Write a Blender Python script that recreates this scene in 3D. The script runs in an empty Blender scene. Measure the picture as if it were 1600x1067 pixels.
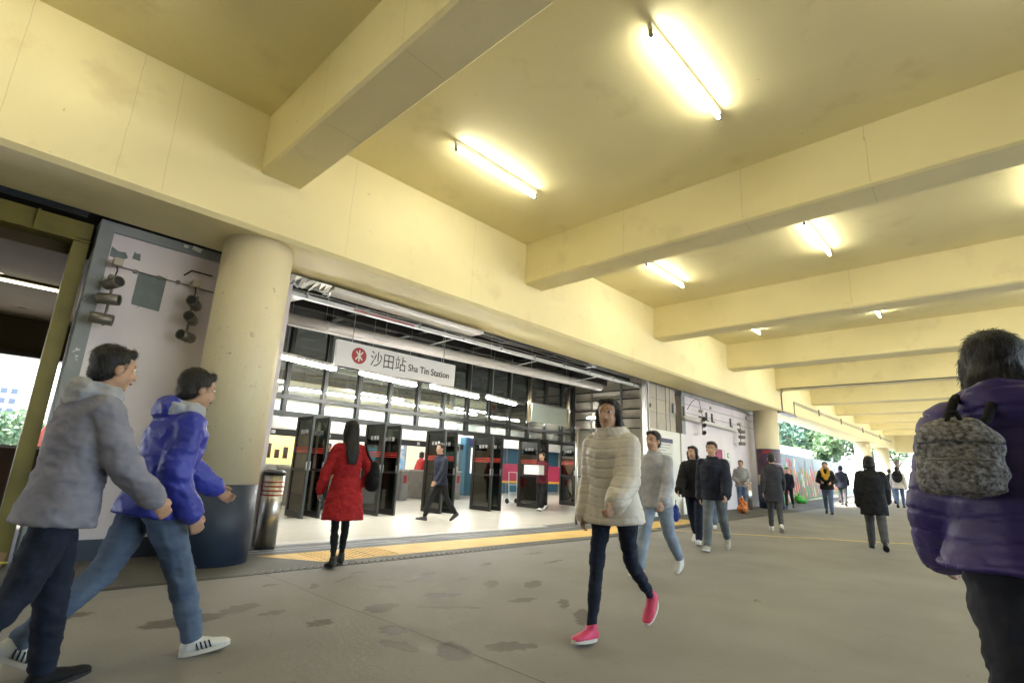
import bpy, bmesh, math, random
from math import sin, cos, pi, radians, sqrt, atan2
from mathutils import Vector, Matrix, noise
random.seed(11)
S = bpy.context.scene
C = S.collection
# ------------------------------------------------------------------ camera
cam_d = bpy.data.cameras.new("camera"); cam = bpy.data.objects.new("camera", cam_d); C.objects.link(cam)
cam_d.sensor_width = 36.0; cam_d.lens = 36.0 * 812.1 / 1600.0
cam_d.clip_start = 0.05; cam_d.clip_end = 6000
P_, R_, Y_ = radians(14.007), radians(2.521), radians(44.029)
fw = Vector((cos(P_) * cos(Y_), cos(P_) * sin(Y_), sin(P_)))
rt = Vector((sin(Y_), -cos(Y_), 0)); up = rt.cross(fw)
r2 = cos(R_) * rt + sin(R_) * up; u2 = -sin(R_) * rt + cos(R_) * up
mw = Matrix((r2, u2, -fw)).transposed().to_4x4(); mw.translation = (0, 0, 1.1)
cam.matrix_world = mw
S.camera = cam
# ------------------------------------------------------------------ sky, sun, exposure
W = bpy.data.worlds.new("World"); S.world = W; W.use_nodes = True
wn = W.node_tree.nodes; bgd = wn["Background"]
sky = wn.new("ShaderNodeTexSky"); sky.sky_type = 'NISHITA'; sky.sun_disc = False
SUN_EL, SUN_AZ = radians(48), radians(-50)      # azimuth from +Y towards +X
sky.sun_elevation = SUN_EL; sky.sun_rotation = SUN_AZ
sky.air_density = 1.0; sky.dust_density = 1.5; sky.ozone_density = 1.0
W.node_tree.links.new(sky.outputs[0], bgd.inputs[0]); bgd.inputs[1].default_value = 0.15
sl = bpy.data.lights.new("sun", 'SUN'); sl.energy = 5.0; sl.angle = radians(10); sl.color = (1, .94, .86)
so = bpy.data.objects.new("sun", sl); C.objects.link(so)
sd = Vector((sin(SUN_AZ) * cos(SUN_EL), cos(SUN_AZ) * cos(SUN_EL), sin(SUN_EL)))
so.rotation_euler = sd.to_track_quat('Z', 'Y').to_euler(); so.location = (20, 40, 60)
S.view_settings.view_transform = 'Standard'; S.view_settings.look = 'None'
S.view_settings.exposure = 3.12; S.view_settings.gamma = 1.0
S.cycles.max_bounces = 10; S.cycles.diffuse_bounces = 5; S.cycles.glossy_bounces = 3
S.cycles.transparent_max_bounces = 16; S.cycles.transmission_bounces = 4
S.cycles.sample_clamp_indirect = 6.0
S.cycles.use_denoising = True
S.cycles.caustics_reflective = False; S.cycles.caustics_refractive = False

# ------------------------------------------------------------------ helpers
def lin(r, g, b):
    f = lambda c: c / 12.92 if c <= .04045 else ((c + .055) / 1.055) ** 2.4
    return (f(r / 255.), f(g / 255.), f(b / 255.), 1)

def mat(name, col, rough=.6, metal=0, var=.0, vscale=3.0, col2=None, bump=0, bscale=40, emit=None, estr=0,
        stretch=(1, 1, 1), spec=.5, coat=0, detail=5):
    m = bpy.data.materials.new(name); m.use_nodes = True
    n = m.node_tree.nodes; l = m.node_tree.links; b = n["Principled BSDF"]
    b.inputs["Base Color"].default_value = col; b.inputs["Roughness"].default_value = rough
    b.inputs["Metallic"].default_value = metal; b.inputs["Specular IOR Level"].default_value = spec
    b.inputs["Coat Weight"].default_value = coat
    if var or bump:
        tc = n.new("ShaderNodeNewGeometry"); mp = n.new("ShaderNodeMapping"); mp.inputs[3].default_value = stretch
        l.new(tc.outputs["Position"], mp.inputs[0])
    if var:
        t = n.new("ShaderNodeTexNoise"); t.inputs["Scale"].default_value = vscale; t.inputs["Detail"].default_value = detail
        l.new(mp.outputs[0], t.inputs["Vector"])
        r = n.new("ShaderNodeMapRange"); r.inputs[1].default_value = .35; r.inputs[2].default_value = .68
        l.new(t.outputs["Fac"], r.inputs[0])
        mx = n.new("ShaderNodeMix"); mx.data_type = 'RGBA'
        mx.inputs[6].default_value = col
        mx.inputs[7].default_value = col2 if col2 else tuple(c * (1 - var) for c in col[:3]) + (1,)
        l.new(r.outputs[0], mx.inputs[0]); l.new(mx.outputs[2], b.inputs["Base Color"])
        rr = n.new("ShaderNodeMapRange"); rr.inputs[3].default_value = rough; rr.inputs[4].default_value = min(1, rough * 1.25)
        l.new(t.outputs["Fac"], rr.inputs[0]); l.new(rr.outputs[0], b.inputs["Roughness"])
    if bump:
        t2 = n.new("ShaderNodeTexNoise"); t2.inputs["Scale"].default_value = bscale; t2.inputs["Detail"].default_value = 6
        l.new(mp.outputs[0], t2.inputs["Vector"])
        bp = n.new("ShaderNodeBump"); bp.inputs["Strength"].default_value = bump; bp.inputs["Distance"].default_value = .01
        l.new(t2.outputs["Fac"], bp.inputs["Height"]); l.new(bp.outputs[0], b.inputs["Normal"])
    if emit:
        b.inputs["Emission Color"].default_value = emit; b.inputs["Emission Strength"].default_value = estr
    return m

def spots(m, scale, lo, hi, col, amount=1.0, stretch=(1, 1, 1), seed=0):
    """worn patches with a shape of their own laid over a material's colour"""
    n = m.node_tree.nodes; l = m.node_tree.links; b = n["Principled BSDF"]
    g = n.new("ShaderNodeNewGeometry"); mp = n.new("ShaderNodeMapping"); mp.inputs[3].default_value = stretch
    mp.inputs[1].default_value = (seed, seed * 1.7, seed * .6)
    l.new(g.outputs["Position"], mp.inputs[0])
    t = n.new("ShaderNodeTexNoise"); t.inputs["Scale"].default_value = scale; t.inputs["Detail"].default_value = 8
    t.inputs["Roughness"].default_value = .6
    l.new(mp.outputs[0], t.inputs["Vector"])
    r = n.new("ShaderNodeMapRange"); r.inputs[1].default_value = lo; r.inputs[2].default_value = hi
    r.inputs[4].default_value = amount
    l.new(t.outputs["Fac"], r.inputs[0])
    mx = n.new("ShaderNodeMix"); mx.data_type = 'RGBA'; mx.inputs[7].default_value = col
    lk = b.inputs["Base Color"].links
    if lk: l.new(lk[0].from_socket, mx.inputs[6])
    else: mx.inputs[6].default_value = b.inputs["Base Color"].default_value
    l.new(r.outputs[0], mx.inputs[0]); l.new(mx.outputs[2], b.inputs["Base Color"])
    return m

def glass_mat(name, tint, gl=.12, rough=.03):
    m = bpy.data.materials.new(name); m.use_nodes = True
    n = m.node_tree.nodes; l = m.node_tree.links; n.clear()
    o = n.new("ShaderNodeOutputMaterial"); a = n.new("ShaderNodeBsdfTransparent"); g = n.new("ShaderNodeBsdfGlossy")
    x = n.new("ShaderNodeMixShader"); f = n.new("ShaderNodeLayerWeight"); f.inputs[0].default_value = .35
    mr = n.new("ShaderNodeMapRange"); mr.inputs[3].default_value = gl; mr.inputs[4].default_value = .75
    a.inputs[0].default_value = tint; g.inputs[1].default_value = rough; g.inputs[0].default_value = (.8, .8, .8, 1)
    l.new(f.outputs["Fresnel"], mr.inputs[0]); l.new(mr.outputs[0], x.inputs[0])
    l.new(a.outputs[0], x.inputs[1]); l.new(g.outputs[0], x.inputs[2]); l.new(x.outputs[0], o.inputs[0])
    return m

class MB:
    def __init__(s): s.v = []; s.f = []
    def add(s, vs, fs):
        k = len(s.v); s.v += [Vector(v) for v in vs]; s.f += [tuple(i + k for i in f) for f in fs]; return s
    def box(s, x0, x1, y0, y1, z0, z1):
        return s.add([(x0, y0, z0), (x1, y0, z0), (x1, y1, z0), (x0, y1, z0), (x0, y0, z1), (x1, y0, z1), (x1, y1, z1), (x0, y1, z1)],
                     [(3, 2, 1, 0), (4, 5, 6, 7), (0, 1, 5, 4), (1, 2, 6, 5), (2, 3, 7, 6), (3, 0, 4, 7)])
    def obox(s, c, sx, sy, sz, rz=0, rx=0, ry=0):
        m = Matrix.Rotation(rz, 3, 'Z') @ Matrix.Rotation(ry, 3, 'Y') @ Matrix.Rotation(rx, 3, 'X'); c = Vector(c)
        k = MB().box(-sx / 2, sx / 2, -sy / 2, sy / 2, -sz / 2, sz / 2)
        return s.add([c + m @ v for v in k.v], k.f)
    def loft(s, rings, n=16, cap=True):
        """rings: (centre, u, v) with u, v the half-axis vectors of an ellipse"""
        vs = []; fs = []
        for c, u, v in rings:
            c = Vector(c); u = Vector(u); v = Vector(v)
            for i in range(n):
                a = 2 * pi * i / n; vs.append(c + u * cos(a) + v * sin(a))
        for r in range(len(rings) - 1):
            for i in range(n):
                j = (i + 1) % n; fs.append((r * n + i, r * n + j, (r + 1) * n + j, (r + 1) * n + i))
        if cap: fs.append(tuple(range(n - 1, -1, -1))); fs.append(tuple((len(rings) - 1) * n + i for i in range(n)))
        return s.add(vs, fs)
    def cyl(s, p, q, r, rb=None, n=14, cap=True):
        p = Vector(p); q = Vector(q); d = (q - p).normalized(); rb = r if rb is None else rb
        u = d.cross(Vector((0, 0, 1)) if abs(d.z) < .9 else Vector((1, 0, 0))).normalized(); v = d.cross(u)
        return s.loft([(p, u * r, v * r), (q, u * rb, v * rb)], n, cap)
    def caps(s, p, q, r, rb=None, n=12):
        """tapered capsule"""
        p = Vector(p); q = Vector(q); d = (q - p).normalized(); rb = r if rb is None else rb
        u = d.cross(Vector((0, 0, 1)) if abs(d.z) < .9 else Vector((1, 0, 0))).normalized(); v = d.cross(u)
        R = []
        for a in (85, 60, 30, 0): R.append((p - d * r * sin(radians(a)), u * r * cos(radians(a)), v * r * cos(radians(a))))
        for a in (0, 30, 60, 85): R.append((q + d * rb * sin(radians(a)), u * rb * cos(radians(a)), v * rb * cos(radians(a))))
        return s.loft(R, n)
    def path(s, pts, r, n=8):
        for a, b in zip(pts[:-1], pts[1:]): s.caps(a, b, r, r, n)
        return s
    def ball(s, c, rx, ry=None, rz=None, n=16, m=None):
        ry = rx if ry is None else ry; rz = rx if rz is None else rz; c = Vector(c)
        R = []
        for k in range(9):
            a = radians(-88 + 176 * k / 8)
            cc = Vector((0, 0, rz * sin(a))); uu = Vector((rx * cos(a), 0, 0)); vv = Vector((0, ry * cos(a), 0))
            if m is not None: cc = m @ cc; uu = m @ uu; vv = m @ vv
            R.append((c + cc, uu, vv))
        return s.loft(R, n)
    def prism(s, pts, d):
        """polygon pts (3D) extruded by vector d"""
        n = len(pts); d = Vector(d); vs = [Vector(p) for p in pts] + [Vector(p) + d for p in pts]
        return s.add(vs, [tuple(range(n - 1, -1, -1)), tuple(range(n, 2 * n))] + [(i, (i + 1) % n, n + (i + 1) % n, n + i) for i in range(n)])
    def build(s, name, m, parent=None, bev=0, smooth=False, seg=2):
        off = Vector((0, 0, 0)); p = parent
        while p is not None:
            off = off + p.location; p = p.parent
        me = bpy.data.meshes.new(name); me.from_pydata([tuple(v - off) for v in s.v], [], s.f)
        bm = bmesh.new(); bm.from_mesh(me); bmesh.ops.recalc_face_normals(bm, faces=bm.faces)
        if bev: bmesh.ops.bevel(bm, geom=[e for e in bm.edges if e.is_manifold and e.calc_face_angle(0) > .5], offset=bev, segments=seg, affect='EDGES', clamp_overlap=True)
        bm.to_mesh(me); bm.free()
        me.materials.append(m)
        o = bpy.data.objects.new(name, me); C.objects.link(o); o.parent = parent
        if smooth:
            for pl in me.polygons: pl.use_smooth = True
        return o

def thing(name, label, cat, loc=(0, 0, 0), group=None, rz=0):
    o = bpy.data.objects.new(name, None); C.objects.link(o); o.location = loc; o.rotation_euler = (0, 0, rz)
    o.empty_display_size = .1
    o["label"] = label; o["category"] = cat
    if group: o["group"] = group
    return o
def tag(o, label=None, cat=None, group=None, kind=None):
    if label: o["label"] = label
    if cat: o["category"] = cat
    if group: o["group"] = group
    if kind: o["kind"] = kind
    return o
def dup(root, loc, rz=None, label=None, scale=None):
    kids = [x for x in C.objects if x.parent is not None]
    def cp(o, par):
        c = o.copy(); C.objects.link(c); c.parent = par
        for k in kids:
            if k.parent == o: cp(k, c)
        return c
    r = cp(root, None); r.location = loc
    if rz is not None: r.rotation_euler = (0, 0, rz)
    if scale is not None: r.scale = scale
    if label: r["label"] = label
    return r
def text(s, size, m, origin, parent=None, name="lettering", xdir=(1, 0, 0), ydir=(0, 0, 1), depth=.002, width=None, bold=0):
    cu = bpy.data.curves.new("t", 'FONT'); cu.body = s; cu.size = size; cu.extrude = depth; cu.offset = bold
    cu.align_x = 'LEFT'; cu.resolution_u = 4
    o = bpy.data.objects.new("t", cu); C.objects.link(o)
    dg = bpy.context.evaluated_depsgraph_get(); me = bpy.data.meshes.new_from_object(o.evaluated_get(dg))
    bpy.data.objects.remove(o); bpy.data.curves.remove(cu)
    X = Vector(xdir).normalized(); Yv = Vector(ydir).normalized()
    k = 1
    if width and len(me.vertices):
        xs = [v.co.x for v in me.vertices]; k = width / max(1e-6, max(xs) - min(xs))
    off = Vector((0, 0, 0)); p = parent
    while p is not None: off = off + p.location; p = p.parent
    N = X.cross(Yv)
    for v in me.vertices: v.co = Vector(origin) - off + X * v.co.x * k + Yv * v.co.y + N * v.co.z
    me.materials.clear(); me.materials.append(m); me.name = name
    q = bpy.data.objects.new(name, me); C.objects.link(q); q.parent = parent
    return q
def gz(x): return max(0.0, .018 * (min(x, 70) - 9))

# ------------------------------------------------------------------ materials
YP = mat("cream_yellow_paint", (.85, .765, .435, 1), .55, var=.07, vscale=.8, bump=.12, bscale=14)
spots(YP, 1.6, .58, .80, (.60, .49, .24, 1), .6, seed=3); spots(YP, 3.2, .66, .70, (.84, .76, .52, 1), .5, seed=21, stretch=(1, 1, .4)); spots(YP, 9, .70, .74, (.40, .33, .18, 1), .6, seed=8)
CP = mat("cream_column_paint", (.75, .685, .49, 1), .55, var=.12, vscale=1.4, bump=.15, bscale=12, stretch=(1, 1, .35))
spots(CP, 1.1, .52, .75, (.62, .50, .28, 1), .6, stretch=(1, 1, .3), seed=14); spots(CP, 14, .66, .69, (.24, .20, .13, 1), .6, seed=17); spots(CP, 6, .66, .72, (.30, .25, .14, 1), .6, seed=5)
NAVY = mat("navy_paint", (.028, .045, .085, 1), .45, var=.3, vscale=2.2, bump=.1)
spots(NAVY, 7, .68, .70, (.45, .47, .48, 1), .8, seed=4)
PINK = mat("pale_pink_wall_paint", (.74, .69, .755, 1), .6, var=.12, vscale=1.3, bump=.15, bscale=9)
spots(PINK, 4, .68, .72, (.22, .24, .25, 1), .7, seed=2)
GREYP = mat("blue_grey_paint", (.27, .30, .32, 1), .5, var=.2, vscale=3, bump=.15)
spots(GREYP, 9, .66, .68, (.75, .75, .75, 1), .8, seed=9)
PATCH = mat("grey_primer_patch", (.19, .23, .24, 1), .7, var=.15, vscale=8)
FLOORM = mat("trodden_concrete", (.245, .236, .222, 1), .7, var=.16, vscale=.9, bump=.25, bscale=30)
PAVEM = mat("dark_kerb_concrete", (.115, .110, .096, 1), .65, var=.25, vscale=1.8, bump=.3, bscale=25)
GROUNDM = mat("outdoor_paving", (.50, .49, .47, 1), .8, var=.2, vscale=.3)
TILE = mat("pale_station_tile", (.68, .65, .56, 1), .22, var=.06, vscale=2)
TACT = mat("yellow_tactile_paving", (.78, .52, .13, 1), .55, var=.12, vscale=3)
LINE = mat("yellow_line_paint", (.80, .52, .10, 1), .6, var=.25, vscale=7, col2=(.42, .34, .18, 1))
DARK = mat("black_metal", (.018, .018, .018, 1), .4, metal=.3)
DARKC = mat("dark_void_ceiling", (.035, .034, .032, 1), .8, var=.3, vscale=2)
DFRAME = mat("dark_bronze_frame", (.022, .022, .02, 1), .35, metal=.4)
STEEL = mat("brushed_steel", (.55, .55, .54, 1), .28, metal=1, var=.12, vscale=30, stretch=(1, 1, .1))
STEELD = mat("dull_steel", (.33, .33, .33, 1), .42, metal=1, var=.2, vscale=4)
WHITE = mat("white_paint", (.72, .72, .70, 1), .5, var=.06, vscale=2)
WPIPE = mat("white_duct", (.80, .76, .72, 1), .45, var=.1, vscale=3)
TRAY = mat("galvanised_tray", (.62, .64, .64, 1), .45, metal=.2, var=.2, vscale=4)
SIGNW = mat("sign_white", (.78, .78, .82, 1), .4)
INK = mat("sign_black", (.018, .018, .022, 1), .5)
REDL = mat("emblem_red", (.36, .022, .03, 1), .45)
REDS = mat("red_stripe", (.55, .035, .02, 1), .5)
BEIGE = mat("beige_panel", (.46, .42, .35, 1), .55, var=.18, vscale=2, bump=.1)
BLUEP = mat("teal_blue_panel", (.03, .13, .21, 1), .4, var=.1, vscale=2)
OLIVE = mat("olive_green_steel", (.185, .158, .026, 1), .45, var=.25, vscale=3, bump=.1)
BROWNC = mat("brown_ceiling", (.055, .042, .018, 1), .85, var=.2, vscale=1.2)
SHUT = mat("slate_blue_metal", (.06, .075, .10, 1), .4, metal=.3, var=.2, vscale=5)
BROWN = mat("dark_brown_board", (.055, .03, .018, 1), .5, var=.3)
CREAMW = mat("cream_hall_wall", (.68, .62, .50, 1), .5, var=.05)
CAN = mat("taupe_lamp_metal", (.17, .155, .13, 1), .38, metal=.5)
RUBBER = mat("black_rubber", (.01, .01, .01, 1), .7)
TUBEO = mat("lit_tube_warm", (1, 1, .9, 1), .5, emit=(1, .95, .78, 1), estr=7)
TUBEI = mat("lit_tube_cool", (1, 1, 1, 1), .5, emit=(1, .985, .92, 1), estr=18)
GLASS = glass_mat("clear_glass", (.82, .86, .84, 1), .06)
DGLASS = glass_mat("smoked_glass", (.30, .31, .27, 1), .10)
SCREEN = mat("lit_screen", (.2, .5, .6, 1), .3, emit=(.35, .7, .8, 1), estr=.12)
LAMPSIGN = mat("lit_yellow_sign", (.8, .8, .6, 1), .4, emit=(1, .93, .62, 1), estr=.13)
LAMPWHITE = mat("lit_white_sign", (.8, .8, .8, 1), .4, emit=(1, .95, .85, 1), estr=.14)
BOOTH = mat("lit_booth_interior", (.8, .6, .25, 1), .5, emit=(1, .66, .22, 1), estr=.13)

# floor stains: listed puddle marks on the concrete (x, y, length, width, turn)
STAINS = [(2.25,5.1,.09,.05,20),(2.55,4.85,.14,.05,60),(3.05,4.5,.16,.04,-50),(2.35,3.3,.13,.10,80),(2.05,3.75,.12,.08,30),(2.62,3.85,.17,.11,10),
 (3.05,3.55,.30,.05,-38),(3.3,3.9,.22,.08,-30),(3.55,4.6,.24,.05,20),(3.75,4.75,.18,.06,10),(3.25,4.75,.10,.05,0),(2.95,5.0,.18,.035,30),
 (3.9,4.35,.12,.05,30),(4.0,4.0,.20,.07,35),(4.35,3.75,.22,.08,25),(3.75,3.35,.16,.07,-10),(3.95,3.05,.20,.05,40),(3.75,2.7,.28,.07,35),
 (4.75,4.85,.14,.06,20),(5.6,4.5,.26,.04,10),(5.9,5.1,.22,.03,0),(2.4,2.72,.18,.12,60),(2.2,3.0,.16,.07,100),(2.75,2.55,.20,.10,-30),
 (1.35,4.35,.30,.13,5),(.75,4.9,.2,.08,10),(3.4,2.4,.1,.03,0),(6.9,3.6,.05,.02,20),(5.6,2.0,.06,.02,10),(3.2,5.2,.12,.04,0),
 (1.75,4.45,.2,.1,30),(1.9,4.2,.12,.06,0)]
def stain_floor(m):
    n = m.node_tree.nodes; l = m.node_tree.links; b = n["Principled BSDF"]
    g = n.new("ShaderNodeNewGeometry"); t = n.new("ShaderNodeTexNoise"); t.inputs["Scale"].default_value = 12; t.inputs["Detail"].default_value = 7
    l.new(g.outputs["Position"], t.inputs["Vector"])
    ms = n.new("ShaderNodeVectorMath"); ms.operation = 'MULTIPLY_ADD'; ms.inputs[1].default_value = (.17, .17, 0)
    l.new(t.outputs["Color"], ms.inputs[0]); l.new(g.outputs["Position"], ms.inputs[2])
    cur = None
    for x, y, a, w, r in STAINS:
        mp = n.new("ShaderNodeMapping"); mp.vector_type = 'TEXTURE'
        mp.inputs[1].default_value = (x + .085, y + .085, 0); mp.inputs[2].default_value = (0, 0, radians(r)); mp.inputs[3].default_value = (a * .92, w * .92, 1000)
        l.new(ms.outputs[0], mp.inputs[0])
        ln = n.new("ShaderNodeVectorMath"); ln.operation = 'LENGTH'; l.new(mp.outputs[0], ln.inputs[0])
        if cur is None: cur = ln.outputs["Value"]
        else:
            mn = n.new("ShaderNodeMath"); mn.operation = 'MINIMUM'; l.new(cur, mn.inputs[0]); l.new(ln.outputs["Value"], mn.inputs[1]); cur = mn.outputs[0]
    k = n.new("ShaderNodeMapRange"); k.inputs[1].default_value = .92; k.inputs[2].default_value = 1.06; k.inputs[3].default_value = .9; k.inputs[4].default_value = 0
    l.new(cur, k.inputs[0])
    mx = n.new("ShaderNodeMix"); mx.data_type = 'RGBA'; mx.inputs[7].default_value = (.080, .062, .052, 1)
    l.new(b.inputs["Base Color"].links[0].from_socket, mx.inputs[6]); l.new(k.outputs[0], mx.inputs[0]); l.new(mx.outputs[2], b.inputs["Base Color"])
    rr = n.new("ShaderNodeMix"); rr.data_type = 'FLOAT'; l.new(k.outputs[0], rr.inputs[0])
    l.new(b.inputs["Roughness"].links[0].from_socket, rr.inputs[2]); rr.inputs[3].default_value = .62; l.new(rr.outputs[0], b.inputs["Roughness"])
spots(FLOORM, 2.2, .55, .85, (.185, .176, .162, 1), .7, seed=6); spots(FLOORM, 22, .67, .71, (.095, .086, .076, 1), .55, seed=12)
spots(FLOORM, .35, .5, .8, (.29, .282, .268, 1), .6, seed=15)
spots(FLOORM, 70, .70, .72, (.10, .095, .09, 1), .5, seed=31)
stain_floor(FLOORM)
def tactile(m):
    n = m.node_tree.nodes; l = m.node_tree.links; b = n["Principled BSDF"]
    g = n.new("ShaderNodeNewGeometry"); w = n.new("ShaderNodeTexVoronoi"); w.voronoi_dimensions = '2D'; w.inputs["Scale"].default_value = 18; w.inputs["Randomness"].default_value = 0
    l.new(g.outputs["Position"], w.inputs["Vector"])
    r = n.new("ShaderNodeMapRange"); r.inputs[1].default_value = .2; r.inputs[2].default_value = .4; r.inputs[3].default_value = 1; r.inputs[4].default_value = 0
    l.new(w.outputs["Distance"], r.inputs[0])
    bp = n.new("ShaderNodeBump"); bp.inputs["Strength"].default_value = .8; bp.inputs["Distance"].default_value = .006
    l.new(r.outputs[0], bp.inputs["Height"]); l.new(bp.outputs[0], b.inputs["Normal"])
    br = n.new("ShaderNodeTexBrick"); br.offset = 0; br.inputs["Scale"].default_value = 1; br.inputs["Brick Width"].default_value = .3; br.inputs["Row Height"].default_value = .35
    br.inputs["Mortar Size"].default_value = .004; br.inputs["Color1"].default_value = (1, 1, 1, 1); br.inputs["Color2"].default_value = (.9, .88, .84, 1); br.inputs["Mortar"].default_value = (.5, .45, .35, 1)
    l.new(g.outputs["Position"], br.inputs["Vector"])
    mx = n.new("ShaderNodeMix"); mx.data_type = 'RGBA'; mx.blend_type = 'MULTIPLY'; mx.inputs[0].default_value = 1
    l.new(b.inputs["Base Color"].links[0].from_socket, mx.inputs[6]); l.new(br.outputs["Color"], mx.inputs[7]); l.new(mx.outputs[2], b.inputs["Base Color"])
tactile(TACT)
def tiles(m, w, h, c=.72):
    n = m.node_tree.nodes; l = m.node_tree.links; b = n["Principled BSDF"]
    g = n.new("ShaderNodeNewGeometry"); br = n.new("ShaderNodeTexBrick"); br.offset = 0; br.inputs["Scale"].default_value = 1
    br.inputs["Brick Width"].default_value = w; br.inputs["Row Height"].default_value = h; br.inputs["Mortar Size"].default_value = .004
    br.inputs["Color1"].default_value = (1, 1, 1, 1); br.inputs["Color2"].default_value = (.93, .93, .92, 1); br.inputs["Mortar"].default_value = (c, c, c, 1)
    l.new(g.outputs["Position"], br.inputs["Vector"])
    mx = n.new("ShaderNodeMix"); mx.data_type = 'RGBA'; mx.blend_type = 'MULTIPLY'; mx.inputs[0].default_value = 1
    l.new(b.inputs["Base Color"].links[0].from_socket, mx.inputs[6]); l.new(br.outputs["Color"], mx.inputs[7]); l.new(mx.outputs[2], b.inputs["Base Color"])
tiles(TILE, .6, .6)

# ------------------------------------------------------------------ ground sheets
def sheet(name, m, x0, x1, y0, y1, dz, label=None, kind='structure', cuts=()):
    xs = sorted({x for x in ([x0, x1, 9, 70] + list(cuts)) if x0 <= x <= x1})
    b = MB()
    for a, c in zip(xs[:-1], xs[1:]):
        b.add([(a, y0, gz(a) + dz), (c, y0, gz(c) + dz), (c, y1, gz(c) + dz), (a, y1, gz(a) + dz)], [(0, 1, 2, 3)])
    o = b.build(name, m); tag(o, kind=kind)
    if label: o["label"] = label
    return o
sheet("ground", GROUNDM, -1800, 1800, -1800, 1800, -.008)
sheet("floor", FLOORM, -9, 62, -11, 5.62, 0)
sheet("kerb_pavement", PAVEM, -9, 62, 5.76, 7.62, 0)
sheet("station_floor", TILE, 2.05, 21.4, 7.62, 21.2, 0)
sheet("side_passage_floor", PAVEM, -9, 2.05, 7.62, 13, 0)
# ------------------------------------------------------------------ drain, tactile strip, tracks, yellow line
dr = thing("floor_drain", "narrow dark slotted drain channel running along the floor before the yellow tactile strip", "drain", (0, 5.69, 0))
ch = MB()
for a, c in ((-9, 9), (9, 62)):
    ch.add([(a, 5.62, gz(a) - .004), (c, 5.62, gz(c) - .004), (c, 5.76, gz(c) - .004), (a, 5.76, gz(a) - .004)], [(0, 1, 2, 3)])
ch.build("channel", RUBBER, dr)
gr = MB(); x = 2.3
while x < 17:
    gr.obox((x, 5.69, gz(x) + .001), .050, .13, .008, rz=-.35); x += .085
gr.build("grate", mat("grate_iron", (.125, .118, .104, 1), .7, var=.2), dr)
sd_ = MB(); sd_.box(-9, 2.3, 5.64, 5.74, -.003, .003); sd_.add([(17, 5.64, gz(17) + .001), (62, 5.64, gz(62) + .001), (62, 5.72, gz(62) + .001), (17, 5.72, gz(17) + .001)], [(0, 1, 2, 3)])
sd_.build("cover_strip", mat("drain_cover", (.07, .067, .06, 1), .6, var=.3), dr)
tp = thing("tactile_strip", "long yellow tactile paving strip along the front of the station entrance", "paving strip", (2.85, 6.3, 0))
b = MB(); b.add([(3.2, 5.93, .004), (9, 5.93, .004), (9, 6.66, .004), (2.72, 6.66, .004)], [(0, 1, 2, 3)])
b.add([(9, 5.93, .004), (13.4, 5.93, gz(13.4) + .004), (13.4, 6.66, gz(13.4) + .004), (9, 6.66, .004)], [(0, 1, 2, 3)])
b.build("tile_strip", TACT, tp)
b = MB(); x = 3.2
while x < 4.3: b.box(x, x + .012, 6.0, 6.62, .004, .009); x += .07
b.build("rib", TACT, tp)
tr = thing("door_track", "pair of long steel shutter guide tracks set in the station threshold", "floor track", (2.6, 7.2, 0))
for y in (6.86, 7.02, 7.3):
    b = MB()
    b.box(2.65, 9, y, y + .035, .001, .007); b.build("rail", STEELD, tr)
b = MB(); b.add([(9, 7.02, .007), (13, 7.02, gz(13) + .007), (13, 7.055, gz(13) + .007), (9, 7.055, .007)], [(0, 1, 2, 3)]); b.build("rail", STEELD, tr)
b = MB(); b.box(2.62, 9, 7.38, 7.62, .001, .004); b.build("threshold_plate", mat("stone_threshold", (.40, .39, .36, 1), .5, var=.15, vscale=3), tr)
JP = [(2.40, 5.6), (2.42, 4.9), (2.40, 4.1), (2.44, 3.5), (2.46, 2.45), (2.45, 1.35), (2.47, .0), (2.45, -1.3)]
b = MB()
for (xa, ya), (xb, yb) in zip(JP[:-1], JP[1:]):
    d = Vector((xb - xa, yb - ya, 0)).normalized(); n_ = Vector((-d.y, d.x, 0)) * .004
    b.add([Vector((xa, ya, .002)) - n_, Vector((xb, yb, .002)) - n_, Vector((xb, yb, .002)) + n_, Vector((xa, ya, .002)) + n_], [(0, 1, 2, 3)])
tag(b.build("floor_joint", mat("joint_dirt", (.07, .062, .055, 1), .8)), "thin dark crack like joint crossing the stained concrete floor", "floor joint")
LP = [(10.2, 6.25), (11.0, 5.33), (11.77, 3.89), (12.39, 2.79), (13.22, 1.46), (13.9, .1), (14.6, -1.4)]
b = MB()
for (xa, ya), (xb, yb) in zip(LP[:-1], LP[1:]):
    d = Vector((xb - xa, yb - ya, 0)).normalized(); n_ = Vector((-d.y, d.x, 0)) * .06
    A = Vector((xa, ya, gz(xa) + .004)); B = Vector((xb, yb, gz(xb) + .004))
    b.add([A - n_, B - n_, B + n_, A + n_], [(0, 1, 2, 3)])
tag(b.build("floor_line", LINE), "worn thin yellow line painted across the concrete floor towards the right", "floor marking")

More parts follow.
